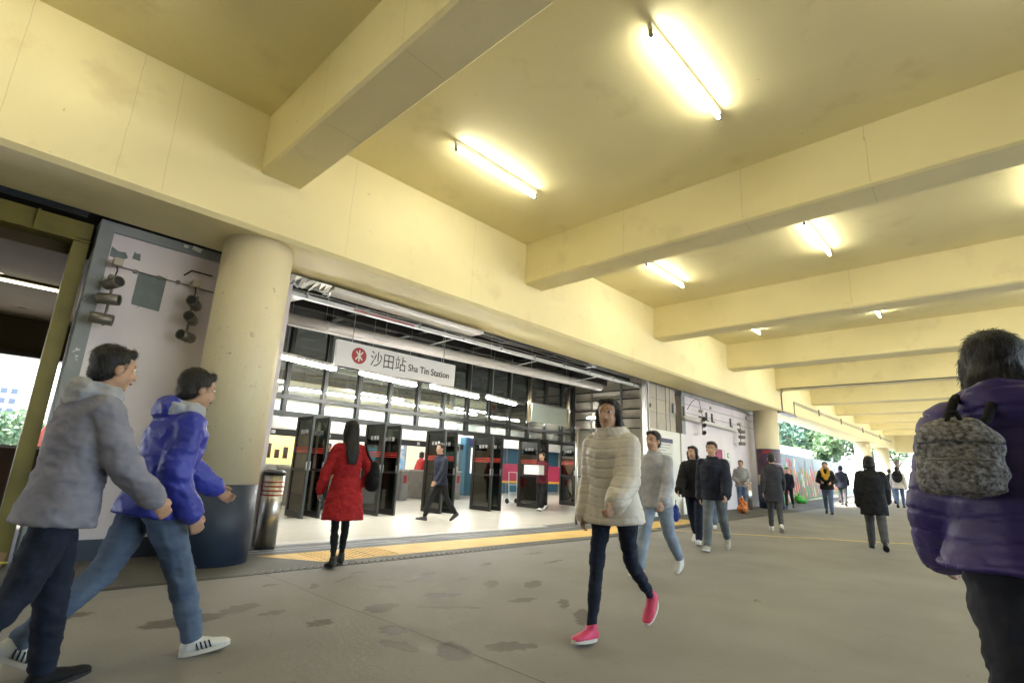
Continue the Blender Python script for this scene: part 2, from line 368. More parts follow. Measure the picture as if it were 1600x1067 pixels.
# ------------------------------------------------------------------ ceiling, girder, beams
CZ, BZ, SZ, GY0, GY1 = 5.21, 4.43, 3.70, 6.10, 7.13
tag(MB().box(-7.5, 46.5, -9.0, GY0, CZ, CZ + .3).build("ceiling", YP), kind='structure')
def girder(y0, y1, name, label):
    b = MB(); c = .045
    yf, yb = (y0, y1)
    prof = [(yf, CZ + .25), (yf, SZ + c * 1.2), (yf + c, SZ), (yb, SZ), (yb, CZ + .25)]
    b.prism([(-7.5, y, z) for y, z in prof], (54, 0, 0))
    g = thing(name, label, "beam", (-7.5, y0, SZ)); b.build("beam_body", YP, g)
    return g
gd = girder(GY0, GY1, "long_girder", "deep cream yellow concrete girder running along the top of the station front")
JT = mat("paint_crack", (.52, .44, .25, 1), .8)
for x, tilt in ((-.32, .0), (.55, .01), (.95, -.02), (3.05, .01), (5.3, 0), (8.6, 0), (10.4, .01), (13.6, 0), (18, 0)):
    b = MB(); z = SZ + .08
    px = x
    while z < CZ - .02:
        nx = x + tilt * (z - SZ) + random.uniform(-.004, .004); b.add([(px, GY0 - .0015, z), (px + .003, GY0 - .0015, z), (nx + .003, GY0 - .0015, z + .12), (nx, GY0 - .0015, z + .12)], [(0, 1, 2, 3)]); px = nx; z += .12
    b.build("crack", JT, gd)
BX = [-2.8, 1.86, 6.58, 11.35, 15.93, 20.42, 25.0, 29.2, 33.3, 37.4, 41.4]
NM = ["behind the camera side, just out of the near bay", "nearest the camera, above the first round column", "second from the camera, crossing the middle of the picture",
      "third from the camera", "fourth from the camera", "fifth from the camera, with a dark conduit along its lower edge", "sixth from the camera", "seventh from the camera", "eighth from the camera",
      "ninth from the camera", "tenth and last seen before the end wall beam"]
for x, nm in zip(BX, NM):
    g = thing("ceiling_beam", "yellow concrete ceiling beam, " + nm, "beam", (x, GY0, BZ), "yellow beams across the ceiling")
    c = .03
    prof = [(x, CZ + .1), (x, BZ + c), (x + c, BZ), (x + .5 - c * .5, BZ), (x + .5, BZ + c * .5), (x + .5, CZ + .1)]
    b = MB(); b.prism([(px, -9.0, z) for px, z in prof], (0, 9.0 + GY0 + .05, 0)); b.build("beam_body", YP, g)
for xx, y in ((6.58, 4.02), (6.58, .78), (11.35, 1.9), (1.86, 3.2), (1.86, 4.6), (6.58, 2.2)):
    g = [o for o in C.objects if o.name.startswith("ceiling_beam") and abs(o.location.x - xx) < .01][0]
    b = MB(); z = BZ + .05; py = y
    while z < CZ - .03:
        ny = y + random.uniform(-.006, .006); b.add([(xx - .0015, py, z), (xx - .0015, py + .004, z), (xx - .0015, ny + .004, z + .1), (xx - .0015, ny, z + .1)], [(0, 1, 2, 3)]); py = ny; z += .1
    b.add([(xx + .04, y, BZ - .0015), (xx + .04, y + .004, BZ - .0015), (xx + .46, y + .02, BZ - .0015), (xx + .46, y + .016, BZ - .0015)], [(0, 1, 2, 3)])
    b.build("crack", JT, g)
tag(MB().box(45.6, 46.5, -9, GY0 + .02, 3.55, CZ).build("end_beam", YP), "pale yellow end beam closing the far end of the ceiling", "beam")
# far-side girder and columns behind the right edge (they shade the hall as the real one is shaded)
tag(MB().box(-7.5, 46.5, -10, -9.01, 4.75, CZ + .25).build("side_girder", YP), "cream girder on the open side of the hall, out at the far right", "beam")

tag(MB().box(-7.9, -7.5, -10, 7.1, 0, CZ + .3).build("added_end_blocker", CP), "added cream wall behind the camera that blocks daylight", "wall")  # unseen wall, added to keep daylight off the left side
tag(MB().box(-7.5, 2.5, -9.4, -9.02, 0, CZ).build("added_side_blocker", CP), "added cream wall on the open side that blocks daylight behind the camera", "wall")  # added out of view to cut daylight coming from behind left
tag(MB().box(-7.9, 2.0, GY1, 12.25, 3.78, CZ + .3).build("sky_gap_block", DARKC), "added dark block closing the sky gap above the side passage", "wall")  # added to stop sky light leaking in over the passage
tag(MB().box(2.0, 21.5, GY1, 21.2, 4.4, CZ + .3).build("station_roof_block", DARKC), "dark roof slab over the station hall", "roof")
# ------------------------------------------------------------------ round columns
def column(x, y, r, label, navy=.83, cap=None, name="round_column"):
    z0 = gz(x)
    t = thing(name, label, "column", (x, y, z0), "round columns under the girder")
    MB().cyl((x, y, z0 + navy - .02), (x, y, SZ + .01), r, n=64).build("shaft", CP, t, smooth=False)
    MB().cyl((x, y, z0 - .02), (x, y, z0 + navy), r + .004, n=64).build("painted_base", NAVY, t)
    for o in t.children: 
        for p in o.data.polygons: p.use_smooth = abs(p.normal.z) < .5
    return t
column(2.16, 6.60, .40, "thick cream round column with navy painted base beside the silver litter bin")
c2 = column(20.75, 6.65, .41, "cream round column with a dark poster band at the end of the pink wall", navy=.80)
column(37.4, 6.62, .42, "round column standing behind the black coated walker, third along", navy=.01)
column(43.4, 6.62, .42, "farthest round column where the ceiling ends", navy=.01)
for x, lb in ((-1, "near"), (9, "middle"), (19, "far"), (29, "farther"), (39, "farthest")):
    pass
# white corner guard on the near column
cg = thing("corner_guard", "thin white vertical bead on the right of the near round column", "trim", (2.54, 6.74, 0))
MB().cyl((2.545, 6.55, 0), (2.545, 6.55, .86), .006).build("bead", WHITE, cg)
# poster band wrapped round column two
def wrap(x, y, r, z0, z1, a0, a1, m, name, par, n=28):
    b = MB(); vs = []; fs = []
    for i in range(n + 1):
        a = radians(a0 + (a1 - a0) * i / n)
        for rr in (r, r + .006):
            for z in (z0, z1): vs.append((x + rr * cos(a), y + rr * sin(a), z))
    for i in range(n):
        k = 4 * i; fs += [(k + 2, k + 6, k + 7, k + 3), (k, k + 1, k + 5, k + 4), (k + 1, k + 3, k + 7, k + 5), (k, k + 4, k + 6, k + 2)]
    fs += [(0, 2, 3, 1), (4 * n, 4 * n + 1, 4 * n + 3, 4 * n + 2)]
    return b.add(vs, fs).build(name, m, par, smooth=False)
pz = gz(20.75)
pw = thing("column_poster", "dark purple poster with red and gold marks wrapped round the second round column", "poster", (20.75, 6.65, pz + 1.2))
PURP = mat("dark_poster_print", (.03, .018, .05, 1), .35, var=.5, vscale=5, col2=(.10, .03, .06, 1))
wrap(20.75, 6.65, .416, pz + 1.16, pz + 2.08, 130, 330, PURP, "poster_sheet", pw)
wrap(20.75, 6.65, .424, pz + 1.26, pz + 1.42, 196, 206, mat("gold_print", (.7, .45, .05, 1), .5), "crest", pw, 6)
wrap(20.75, 6.65, .424, pz + 1.20, pz + 1.44, 192, 194, mat("red_print", (.5, .03, .02, 1), .5), "crest_bar", pw, 3)
for zz, a0, a1 in ((1.98, 172, 214), (1.92, 172, 196)):
    wrap(20.75, 6.65, .424, pz + zz, pz + zz + .035, a0, a1, bpy.data.materials["red_print"], "headline", pw, 8)
wrap(20.75, 6.65, .424, pz + 1.68, pz + 1.88, 190, 206, mat("blue_print", (.10, .12, .45, 1), .5), "emblem", pw, 6)
wrap(20.75, 6.65, .422, pz + 1.56, pz + 1.575, 200, 280, WHITE, "curved_line", pw, 20)

# ------------------------------------------------------------------ ceiling fluorescent tubes
def tube_light(x, y, label):
    t = thing("fluorescent_light", label, "ceiling light", (x, y, CZ), "fluorescent tubes on the yellow ceiling")
    MB().box(x - .80, x + .80, y - .022, y + .022, CZ - .075, CZ - .003).build("batten", WHITE, t, bev=.004)
    MB().cyl((x - .755, y, CZ - .125), (x + .755, y, CZ - .125), .019, n=16).build("tube", TUBEO, t, smooth=True)
    for s in (-1, 1):
        MB().cyl((x + s * .755, y, CZ - .125), (x + s * .79, y, CZ - .125), .021).build("end_cap", STEELD, t)
        MB().box(x + s * .78 - .012, x + s * .78 + .012, y - .018, y + .018, CZ - .14, CZ - .05).build("holder", STEELD, t)
    return t
BAYC = [-.45, 4.45, 9.3, 13.95, 18.5, 23.0, 27.4, 31.5, 35.6, 39.7]
ORD = ["bay behind the camera", "first", "second", "third", "fourth", "fifth", "sixth", "seventh", "eighth", "ninth"]
first = None
for i, x in enumerate(BAYC):
    for y, nm in ((4.70, "nearest the girder"), (1.93, "in the middle row"), (-.85, "in the right hand row"), (-3.7, "in the outer right row"), (-6.5, "in the outermost right row")):
        if (i == 0 and y < 1.5) or (i == 1 and y < -3): continue
        lab = "lit fluorescent tube %s, %s ceiling bay from the camera" % (nm, ORD[i]) if i else "lit fluorescent tube %s, over the camera" % nm
        if first is None: first = tube_light(x, y, lab)
        else: dup(first, (x, y, CZ), label=lab)

# ------------------------------------------------------------------ left pink wall with grey frame
wl = thing("pink_wall", "pale pink wall panel with peeling grey edge frame left of the near round column", "wall", (.66, 7.25, 0))
MB().box(.66, 2.9, 7.25, 7.50, 0, 3.62).build("wall_face", PINK, wl)
MB().box(.64, .78, 7.215, 7.51, 0, 3.70).build("edge_frame", GREYP, wl, bev=.006)
MB().box(.78, 2.9, 7.215, 7.25, 3.58, 3.70).build("top_frame", GREYP, wl, bev=.006)
MB().box(.78, 2.55, 7.235, 7.25, 0, .21).build("skirting", NAVY, wl)
pc = thing("grey_patch", "square grey primer patch painted on the pink wall between the lamp clusters", "patch", (1.22, 7.245, 3))
MB().prism([(1.09, 7.245, 2.80), (1.37, 7.245, 2.78), (1.38, 7.245, 3.20), (1.32, 7.245, 3.215), (1.2, 7.245, 3.19), (1.09, 7.245, 3.20)], (0, .004, 0)).build("patch_sheet", PATCH, pc)
b = MB(); b.prism([(.79, 7.246, 3.30), (.9, 7.246, 3.28), (.96, 7.246, 3.33), (.93, 7.246, 3.39), (.86, 7.246, 3.38), (.79, 7.246, 3.42)], (0, .003, 0))
b.prism([(1.0, 7.246, 3.34), (1.08, 7.246, 3.33), (1.07, 7.246, 3.42), (1.03, 7.246, 3.41), (1.01, 7.246, 3.43)], (0, .003, 0))
tag(b.build("peeled_paint", PATCH), "peeled grey paint scar in the upper left corner of the pink wall", "paint scar")
b = MB(); b.prism([(1.45, 7.246, .40), (1.49, 7.246, .42), (1.5, 7.246, .47), (1.46, 7.246, .49), (1.43, 7.246, .45)], (0, .003, 0))
tag(b.build("scuff_mark", PATCH), "small round grey scuff low on the pink wall", "scuff")
def cluster(x, y, z, aims, label):
    t = thing("spotlight_cluster", label, "spotlights", (x, y, z), "clusters of three spotlights on pink walls")
    MB().box(x - .045, x + .045, y + .02, y + .15, z + .30, z + .385).build("junction_box", BEIGE, t, bev=.006)
    MB().path([(x, y + .08, z + .30), (x + .01, y + .05, z + .24), (x, y + .04, z + .18)], .008).build("cable", RUBBER, t)
    b = MB(); b.box(x - .05, x + .05, y + .03, y + .15, z + .135, z + .18); b.cyl((x, y + .06, z + .17), (x, y + .06, z - .40), .014); b.build("bracket", CAN, t)
    for (dx, dy, dz), (ax, ay, az) in zip(((0, 0, .08), (0, 0, -.11), (-.02, 0, -.34)), aims):
        a = Vector((ax, ay, az)).normalized(); c = Vector((x + dx, y + dy, z + dz))
        p = c - a * .12; q = c + a * .09
        u = a.cross(Vector((0, 0, 1))).normalized(); v = a.cross(u); r = .062
        cn = MB().loft([(p, u * r * .9, v * r * .9), (p + a * .012, u * r, v * r), (q, u * r, v * r), (q, u * (r - .006), v * (r - .006)), (p + a * .05, u * (r - .008), v * (r - .008))], 24).build("lamp_can", CAN, t)
        for pl in cn.data.polygons: pl.use_smooth = len(pl.vertices) == 4 and abs(pl.normal.dot(a)) < .5
        MB().loft([(p + a * .051, u * (r - .009), v * (r - .009)), (p + a * .200, u * (r - .008), v * (r - .008))], 20).build("lens", RUBBER, cn)  # black plug stands for the shade inside the can's open mouth
    return t
cluster(.86, 7.02, 2.86, [(.35, -.9, .1), (.85, -.5, 0), (.96, -.25, -.06)], "three taupe can spotlights stacked at the left edge of the near pink wall")
cluster(1.66, 7.02, 2.84, [(-.55, -.8, .15), (-.5, -.85, .1), (-.75, -.6, .02)], "three taupe can spotlights beside the near round column")
b = MB(); b.path([(.9, 7.235, 3.20), (1.62, 7.235, 3.18), (1.9, 7.235, 3.17)], .008)
for x in (1.06, 1.3, 1.5): b.box(x - .02, x + .02, 7.225, 7.25, 3.17, 3.21)
tag(b.build("conduit", CAN), "thin metal conduit joining the two spotlight clusters on the pink wall", "conduit")
b = MB(); b.path([(1.55, 7.235, 3.30), (1.62, 7.235, 3.38), (1.85, 7.235, 3.38)], .009)
tag(b.build("bent_cable", RUBBER), "short bent black cable near the top of the pink wall by the column", "cable")
b = MB(); b.obox((1.62, 7.20, 3.66), .10, .04, .045, ry=.15); b.obox((1.5, 7.21, 3.66), .05, .03, .03)
tag(b.build("ceiling_bracket", WHITE, bev=.003), "small white fitting tucked under the girder left of the column", "fitting")

# ------------------------------------------------------------------ left passage behind the olive portal
pt = thing("steel_portal", "olive green steel portal frame at the far left edge", "door frame", (.53, 7.4, 0))
MB().box(.455, .60, 7.34, 7.50, 0, 3.45).build("post", OLIVE, pt, bev=.004)
MB().box(-4, .60, 7.34, 7.50, 3.42, 3.64).build("header", OLIVE, pt, bev=.004)
MB().box(-4, .60, 7.30, 7.55, 3.40, 3.42).build("flange", OLIVE, pt)
MB().box(.11, .135, 7.30, 7.34, 3.42, 3.64).build("stiffener", OLIVE, pt)
b = MB(); b.cyl((-4, 7.28, 3.765), (.52, 7.28, 3.765), .08, n=24)
tag(b.build("shutter_roller", SHUT, smooth=False), "slate blue roller shutter barrel under the girder at upper left", "roller shutter")
cb = thing("cardboard_scrap", "brown cardboard scrap with yellow tape at the foot of the olive portal", "cardboard", (.48, 7.28, 0))
MB().prism([(.2, 7.27, 0), (.56, 7.27, 0), (.58, 7.27, .12), (.3, 7.27, .16), (.2, 7.27, .1)], (0, .05, 0)).build("board", mat("cardboard", (.32, .2, .11, 1), .8, var=.2), cb)
MB().obox((.4, 7.262, .045), .4, .004, .012, ry=.06).build("tape", mat("yellow_tape", (.7, .62, .05, 1), .5), cb)
rm = thing("side_passage", "brown ceilinged side passage with a window onto trees, left of the pink wall", "passage", (-1, 10, 0))
MB().box(-5, 2.0, 7.51, 12.0, 3.27, 3.5).build("ceiling_panel", BROWNC, rm)
MB().box(1.95, 2.05, 7.51, 12.2, 0, 4.0).build("side_wall", BROWN, rm)
MB().box(-5, -4.9, 7.51, 12.2, 0, 4.0).build("side_wall", BROWN, rm)
MB().box(-5, 1.95, 11.95, 12.15, 2.68, 3.27).build("window_header", BROWNC, rm)
MB().box(-5, 1.95, 11.90, 12.2, 2.62, 2.68).build("window_rail", DARK, rm)
MB().box(-5, 1.95, 11.95, 12.15, 0, 1.12).build("parapet", BROWN, rm)
MB().box(-5, 1.95, 11.85, 12.2, 1.12, 1.17).build("window_sill", STEELD, rm)
for x in (-2.6, -.9, 1.5): MB().box(x, x + .05, 12.02, 12.1, 1.17, 2.62).build("mullion", DARK, rm)
for x, y in ((.31, 11.1), (.69, 10.9), (-.1, 11.3), (-.05, 9.05), (.7, 9.6)):
    MB().cyl((x, y, 3.262), (x, y, 3.275), .05, n=20).build("downlight", DARK, rm)
t = thing("passage_tube", "long thin lit tube on the brown ceiling of the left passage", "ceiling light", (-.5, 9.18, 3.2))
MB().box(-2.2, .66, 9.15, 9.21, 3.24, 3.268).build("batten", BROWNC, t)
MB().cyl((-2.2, 9.18, 3.215), (.66, 9.18, 3.215), .016).build("tube", mat("lit_tube_yellow", (1, 1, .9, 1), .5, emit=(1, .92, .66, 1), estr=1.6), t)

# ------------------------------------------------------------------ canopy zone above the entrance
cz = thing("entrance_soffit", "black service void ceiling behind the girder above the entrance", "ceiling", (8, 9, 4.2))
MB().box(2.05, 21.4, GY1 + .002, 21, 4.3, 4.39).build("void_ceiling", DARKC, cz)
for y in (7.6, 8.3, 9.1, 10.0, 10.8): MB().box(2.1, 20, y, y + .12, 4.12, 4.3).build("joist", DARKC, cz)
for x in (3.4, 5.2, 7.0, 8.8, 10.6, 12.4): MB().box(x, x + .15, GY1, 11.2, 4.18, 4.3).build("cross_joist", DARK, cz)
MB().box(2.0, 2.048, 7.51, 21.2, 0, 4.39).build("hall_side_wall", CREAMW, cz)
b = MB(); b.box(3.42, 6.48, 7.02, 7.36, 3.60, 3.65)
tag(b.build("soffit_strip", WHITE, bev=.004), "long flat white strip panel under the girder edge above the entrance", "panel")
b = MB()
for i in range(10):
    a = 2.78 + i * .075
    b.add([(a, 7.05, 3.66), (a + .08, 7.05, 3.66), (a + .09, 7.36, 3.60 + random.uniform(-.05, .03)), (a + .01, 7.36, 3.60 + random.uniform(-.05, .03)), (a + .04, 7.2, 3.60 + random.uniform(-.04, .04))], [(0, 1, 4), (1, 2, 4), (2, 3, 4), (3, 0, 4)])
FO = b.build("foil_wrap", mat("silver_foil", (.7, .7, .7, 1), .22, metal=1))
tag(FO, "crumpled silver foil wrapped fitting right of the near column top", "foil")
fr_ = thing("lamp_tray", "pale hanging lamp tray just right of the near column, under the cables", "lamp tray", (3.0, 8.1, 3.6))
MB().prism([(2.5, 7.9, 3.66), (3.45, 7.9, 3.66), (3.2, 8.5, 3.6), (2.5, 8.5, 3.6)], (0, 0, .05)).build("tray", WHITE, fr_)
ct = thing("cable_tray", "long galvanised cable tray running across the top of the entrance", "cable tray", (2.6, 7.5, 3.53))
def slope_box(b, x0, x1, y0, y1, z0, z1, k=.006):
    b.add([(x0, y0, z0), (x1, y0, z0 + k * (x1 - x0)), (x1, y1, z0 + k * (x1 - x0)), (x0, y1, z0), (x0, y0, z1), (x1, y0, z1 + k * (x1 - x0)), (x1, y1, z1 + k * (x1 - x0)), (x0, y1, z1)],
          [(3, 2, 1, 0), (4, 5, 6, 7), (0, 1, 5, 4), (1, 2, 6, 5), (2, 3, 7, 6), (3, 0, 4, 7)]); return b
slope_box(MB(), 2.55, 14.5, 7.46, 7.54, 3.49, 3.55).build("tray_rail", TRAY, ct)
slope_box(MB(), 4.0, 5.2, 7.455, 7.459, 3.505, 3.545).build("red_marking", mat("faded_red", (.4, .16, .16, 1), .5), ct)
for i in range(11): x = 3.2 + i * 1.05; MB().box(x, x + .03, 7.44, 7.56, 3.50 + .006 * (x - 2.55), 3.585 + .006 * (x - 2.55)).build("clip", STEELD, ct)
for x in (6.2, 8.6, 10.9): MB().caps((x, 7.5, 3.52), (x - .2, 8.1, 3.42), .012).build("arm", TRAY, ct)
b = MB()
for k, (y, z) in enumerate(((7.25, 3.72), (7.32, 3.68), (7.38, 3.74), (7.46, 3.67), (7.6, 3.64))):
    pts = [(2.5 + i * .6, y + random.uniform(-.01, .01), z + random.uniform(-.015, .015) + .004 * i) for i in range(20)]; b.path(pts, .011, 6)
tag(b.build("cable_bundle", STEELD), "bundle of thin dark service cables under the girder above the entrance", "cables")
dc = thing("air_duct", "long round off-white duct hanging behind the station name board", "duct", (3, 9.0, 3.54))
MB().cyl((3.55, 9.0, 3.545), (13.3, 9.0, 3.72), .105, n=28).build("duct_body", WPIPE, dc, smooth=True)
MB().cyl((3.53, 9.0, 3.545), (3.56, 9.0, 3.546), .1, n=28).build("duct_end", BROWN, dc)
MB().cyl((3.6, 8.95, 3.425), (13.1, 8.95, 3.60), .018, n=8).build("side_pipe", WPIPE, dc)
for x in (4.3, 5.6, 7.1, 8.6, 10.1, 11.6):
    z = 3.545 + (x - 3.55) * .018; MB().cyl((x, 9.0, z), (x + .03, 9.0, z), .112, n=28).build("band", WPIPE, dc)
    MB().cyl((x, 9.0, z), (x, 9.0, 4.3), .006).build("hanger", STEELD, dc)

# station name board
SX0, SX1, SZ0, SZ1, SY = 4.17, 6.83, 2.735, 3.18, 8.2
sg = thing("station_sign", "white station name board with round red emblem hanging over the entrance", "sign", (5.5, SY, SZ0))
MB().box(SX0, SX1, SY, SY + .06, SZ0, SZ1).build("board", SIGNW, sg, bev=.004)
for x in (SX0 + .3, SX1 - .3): MB().cyl((x, SY + .03, SZ1), (x, SY + .03, 4.15), .008).build("hanger", STEELD, sg)
ex, ez, er = 4.61, 2.965, .145
MB().cyl((ex, SY - .004, ez), (ex, SY, ez), er, n=48).build("emblem", REDL, sg)
b = MB()
def arc(cx, cz, r, a0, a1, w, y0, y1, n=14):
    for i in range(n):
        a = radians(a0 + (a1 - a0) * i / n); c = radians(a0 + (a1 - a0) * (i + 1) / n)
        b.prism([(cx + (r - w) * cos(a), y0, cz + (r - w) * sin(a)), (cx + (r + w) * cos(a), y0, cz + (r + w) * sin(a)),
                 (cx + (r + w) * cos(c), y0, cz + (r + w) * sin(c)), (cx + (r - w) * cos(c), y0, cz + (r - w) * sin(c))], (0, y1 - y0, 0))
ya, yb = SY - .008, SY - .004
arc(ex, ez + .088, .062, 190, 350, .012, ya, yb); arc(ex, ez - .088, .062, 10, 170, .012, ya, yb)
b.box(ex - .012, ex + .012, ya - .001, yb, ez - .102, ez + .102)
b.box(ex - .032, ex + .032, ya - .0015, yb, ez - .010, ez + .010)
b.build("emblem_mark", WHITE, sg)
text("沙田站", .305, INK, (4.83, SY - .006, 2.855), sg, "chinese_lettering", depth=.002, width=.76, bold=-.0015)
text("Sha Tin Station", .185, INK, (5.66, SY - .006, 2.875), sg, "english_lettering", depth=.002, width=1.0, bold=.0015)

# hanging silver board between two brass posts
hb = thing("hanging_board", "blank silver panel held between two tall posts at the right of the entrance", "panel", (11.4, 9.5, 2.45))
MB().box(10.72, 12.28, 9.48, 9.54, 2.45, 2.93).build("panel_face", mat("pale_green_metal", (.50, .56, .50, 1), .3, metal=.4, var=.1), hb, bev=.004)
MB().box(10.66, 12.34, 9.47, 9.55, 2.93, 2.96).build("top_rail", STEEL, hb)
for x in (10.63, 12.36):
    MB().cyl((x, 9.5, 2.42), (x, 9.5, 3.65), .05, n=20).build("post", mat("brassy_steel", (.55, .47, .33, 1), .3, metal=1), hb, smooth=True)
    MB().box(x - .09, x + .09, 9.4, 9.6, 3.60, 4.3).build("bracket", DARK, hb)
gp = thing("barrier_post", "slim steel post with flat cap standing on the threshold at the right of the doors", "post", (9.85, 7.3, 0))
MB().cyl((9.85, 7.3, 0), (9.85, 7.3, 2.12), .03, n=16).build("post_shaft", STEEL, gp, smooth=True)
MB().cyl((9.85, 7.3, 2.10), (9.85, 7.3, 2.16), .05, .075, n=20).build("cap", STEEL, gp)

# ------------------------------------------------------------------ glass front with open doors
FY = 11.32
fc = thing("station_facade", "dark framed glazed station front above the row of open doors", "glass wall", (8, FY, 2.06))
mx_ = [2.1 + .88 * i for i in range(15)] + [15.1]
for x in mx_: MB().box(x - .045, x + .045, FY, FY + .14, 2.04, 4.3).build("mullion", DFRAME, fc)
MB().box(2.05, 15.2, FY - .02, FY + .16, 2.05, 2.16).build("door_head_rail", DFRAME, fc)
MB().box(2.05, 15.2, FY - .018, FY + .15, 2.42, 2.50).build("upper_rail", DFRAME, fc)
MB().box(2.05, 15.2, FY - .016, FY + .15, 3.30, 3.35).build("high_rail", DFRAME, fc)
for a, c in zip(mx_[:-1], mx_[1:]):
    MB().box(a + .046, c - .046, FY + .05, FY + .06, 2.16, 2.42).build("pane", GLASS, fc)
    MB().box(a + .046, c - .046, FY + .05, FY + .06, 2.50, 3.30).build("pane", GLASS, fc)
    MB().box(a + .046, c - .046, FY + .05, FY + .06, 3.35, 4.3).build("pane", GLASS, fc)
for x in (3.45, 5.22, 6.96, 8.76, 10.46, 12.42, 14.6):
    MB().box(x - .07, x + .07, FY, FY + .12, gz(x), 2.05).build("door_post", DFRAME, fc)
STICK = mat("door_sticker", (.10, .10, .10, 1), .5, var=1, vscale=40, col2=(.5, .5, .5, 1))
def door(x, y, ang, label):
    z = gz(x)
    t = thing("glass_door", label, "door", (0, 0, 0), "open glass doors of the station front")
    w, h = .84, 2.04
    for a0, a1 in ((0, .075), (w - .075, w)): MB().box(-.025, .025, -a1, -a0, .012, h).build("stile", DFRAME, t, bev=.003)
    MB().box(-.024, .024, -w + .075, -.075, h - .08, h).build("top_rail", DFRAME, t)
    MB().box(-.024, .024, -w + .075, -.075, .012, .13).build("bottom_rail", DFRAME, t)
    MB().box(-.024, .024, -w + .075, -.075, .93, .98).build("middle_rail", DFRAME, t)
    MB().box(-.005, .005, -w + .075, -.075, .98, h - .08).build("glass_panel", DGLASS, t)
    MB().box(-.005, .005, -w + .075, -.075, .13, .93).build("glass_panel", DGLASS, t)
    for k in range(3): MB().box(-.009, .009, -w + .08, -.08, 1.30 + k * .045, 1.318 + k * .045).build("red_stripe", REDS, t)
    for k in range(3): MB().box(-.008, .008, -.33 - k * .13, -.24 - k * .13, 1.68, 1.77).build("sticker", STICK, t)
    MB().box(-.045, .045, -w + .012, -w + .05, .95, 1.12).build("handle", STEELD, t)
    t.location = (x, y, z); t.rotation_euler = (0, 0, ang)
    return t
DL = [(3.3, -4), (3.62, 3), (5.08, -3), (5.36, 2), (6.78, -1), (7.16, 3), (8.62, -4), (8.88, 5), (10.3, -3), (10.6, 3), (12.25, -2), (12.6, 2), (14.3, -14)]
DO = ["first", "second", "third", "fourth", "fifth", "sixth", "seventh", "eighth", "ninth", "tenth", "eleventh", "twelfth", "last"]
d0 = None
for (x, a), o_ in zip(DL, DO):
    lb = "dark framed open glass door leaf with red stripes, %s counting from the round column" % o_
    if d0 is None: d0 = door(x, FY - .03, radians(a), lb)
    else: dup(d0, (x, FY - .03, gz(x)), radians(a), lb)

# ------------------------------------------------------------------ hall interior
HB = 21.0
tag(MB().box(2.05, 21.4, HB, HB + .2, 0, 4.3).build("hall_back_wall", CREAMW), "cream back wall of the bright ticket hall", "wall")
tag(MB().box(21.2, 21.4, 7.52, HB, 0, 4.3).build("hall_end_wall", BEIGE), "beige end wall deep inside the ticket hall", "wall")
bk = thing("hall_bulkhead", "pale bulkhead hung from the dark ceiling inside the ticket hall", "bulkhead", (12, 16.4, 2.1))
MB().box(2.1, 21.1, 16.4, 16.6, 2.1, 2.9).build("fascia", WHITE, bk)
hs = thing("direction_sign", "long black hanging direction sign with small white pictograms over the ticket gates", "sign", (10, 16.2, 1.95))
MB().box(6.0, 14.6, 16.2, 16.28, 1.86, 2.06).build("sign_panel", INK, hs)
for i in range(9): MB().box(6.5 + i * .9, 6.62 + i * .9, 16.19, 16.2, 1.91, 2.01).build("pictogram", WHITE, hs)
for i, x in enumerate((7.4, 8.0, 9.9)):
    b = MB(); b.box(x, x + .16, 16.185, 16.2, 1.89, 2.03); b.build("lit_pictogram", mat("lit_blue_%d" % i, (.2, .5, .8, 1), .4, emit=(.4, .8, 1, 1), estr=.12), hs)
# hall tubes, pairs of big bright battens hung under the dark ceiling
def hall_tube(p, q, label, first_=[None]):
    p = Vector(p); q = Vector(q); c = (p + q) / 2; L = (q - p).length; a = atan2(q.y - p.y, q.x - p.x)
    if first_[0] is None:
        t = thing("hall_light", label, "hanging light", (0, 0, 0), "bright hall lights seen through the glass front")
        MB().box(-1.0, 1.0, -.07, .07, .03, .09).build("reflector", WHITE, t)
        for s in (-.035, .035): MB().cyl((-1.0, s, 0), (1.0, s, 0), .022).build("tube", TUBEI, t)
        for s in (-.7, .7): MB().cyl((s, 0, .09), (s, 0, 1.25), .006).build("hanger", STEELD, t)
        first_[0] = t
    else: t = dup(first_[0], c, label=label)
    t["label"] = label; t.location = c; t.rotation_euler = (0, 0, a); t.scale = (L / 2, 1, 1)
HT = [((3.6, 9.27, 2.9), (4.87, 9.55, 2.9)), ((5.4, 9.45, 2.9), (6.96, 9.75, 2.9)), ((7.3, 9.55, 2.9), (8.98, 9.85, 2.9)), ((9.2, 9.65, 2.9), (10.45, 9.9, 2.9)),
      ((6.9, 16.0, 3.3), (9.0, 16.0, 3.3)), ((9.7, 16.0, 3.3), (11.7, 16.0, 3.3)), ((12.6, 16.0, 3.3), (14.6, 16.0, 3.3)), ((15.2, 16.0, 3.3), (17.2, 16.0, 3.3)), ((16.8, 12.6, 3.45), (19.2, 12.9, 3.45)),
      ((6, 19, 3.9), (8, 19, 3.9)), ((11, 19, 3.9), (13, 19, 3.9)), ((16, 19, 3.9), (18, 19, 3.9))]
for i, (p, q) in enumerate(HT):
    row = "front row" if i < 4 else ("second row" if i < 8 else ("near the side wall" if i == 8 else "rear row"))
    k = ["first", "second", "third", "fourth"][i % 4] if i < 8 else ["only one", "first", "second", "third"][i - 8]
    hall_tube(p, q, "bright white twin tube station light, %s, %s from the left" % (row, k))
ys = thing("lit_sign", "lit pale yellow hanging sign with orange end square inside the ticket hall", "sign", (11.3, 12.5, 3.1))
MB().box(10.35, 12.35, 12.5, 12.6, 2.98, 3.32).build("sign_case", WHITE, ys, bev=.01)
MB().box(10.5, 12.05, 12.49, 12.5, 3.04, 3.26).build("lit_panel", LAMPSIGN, ys)
MB().box(12.1, 12.28, 12.49, 12.5, 3.06, 3.24).build("orange_square", mat("orange_print", (.7, .13, .03, 1), .5), ys)
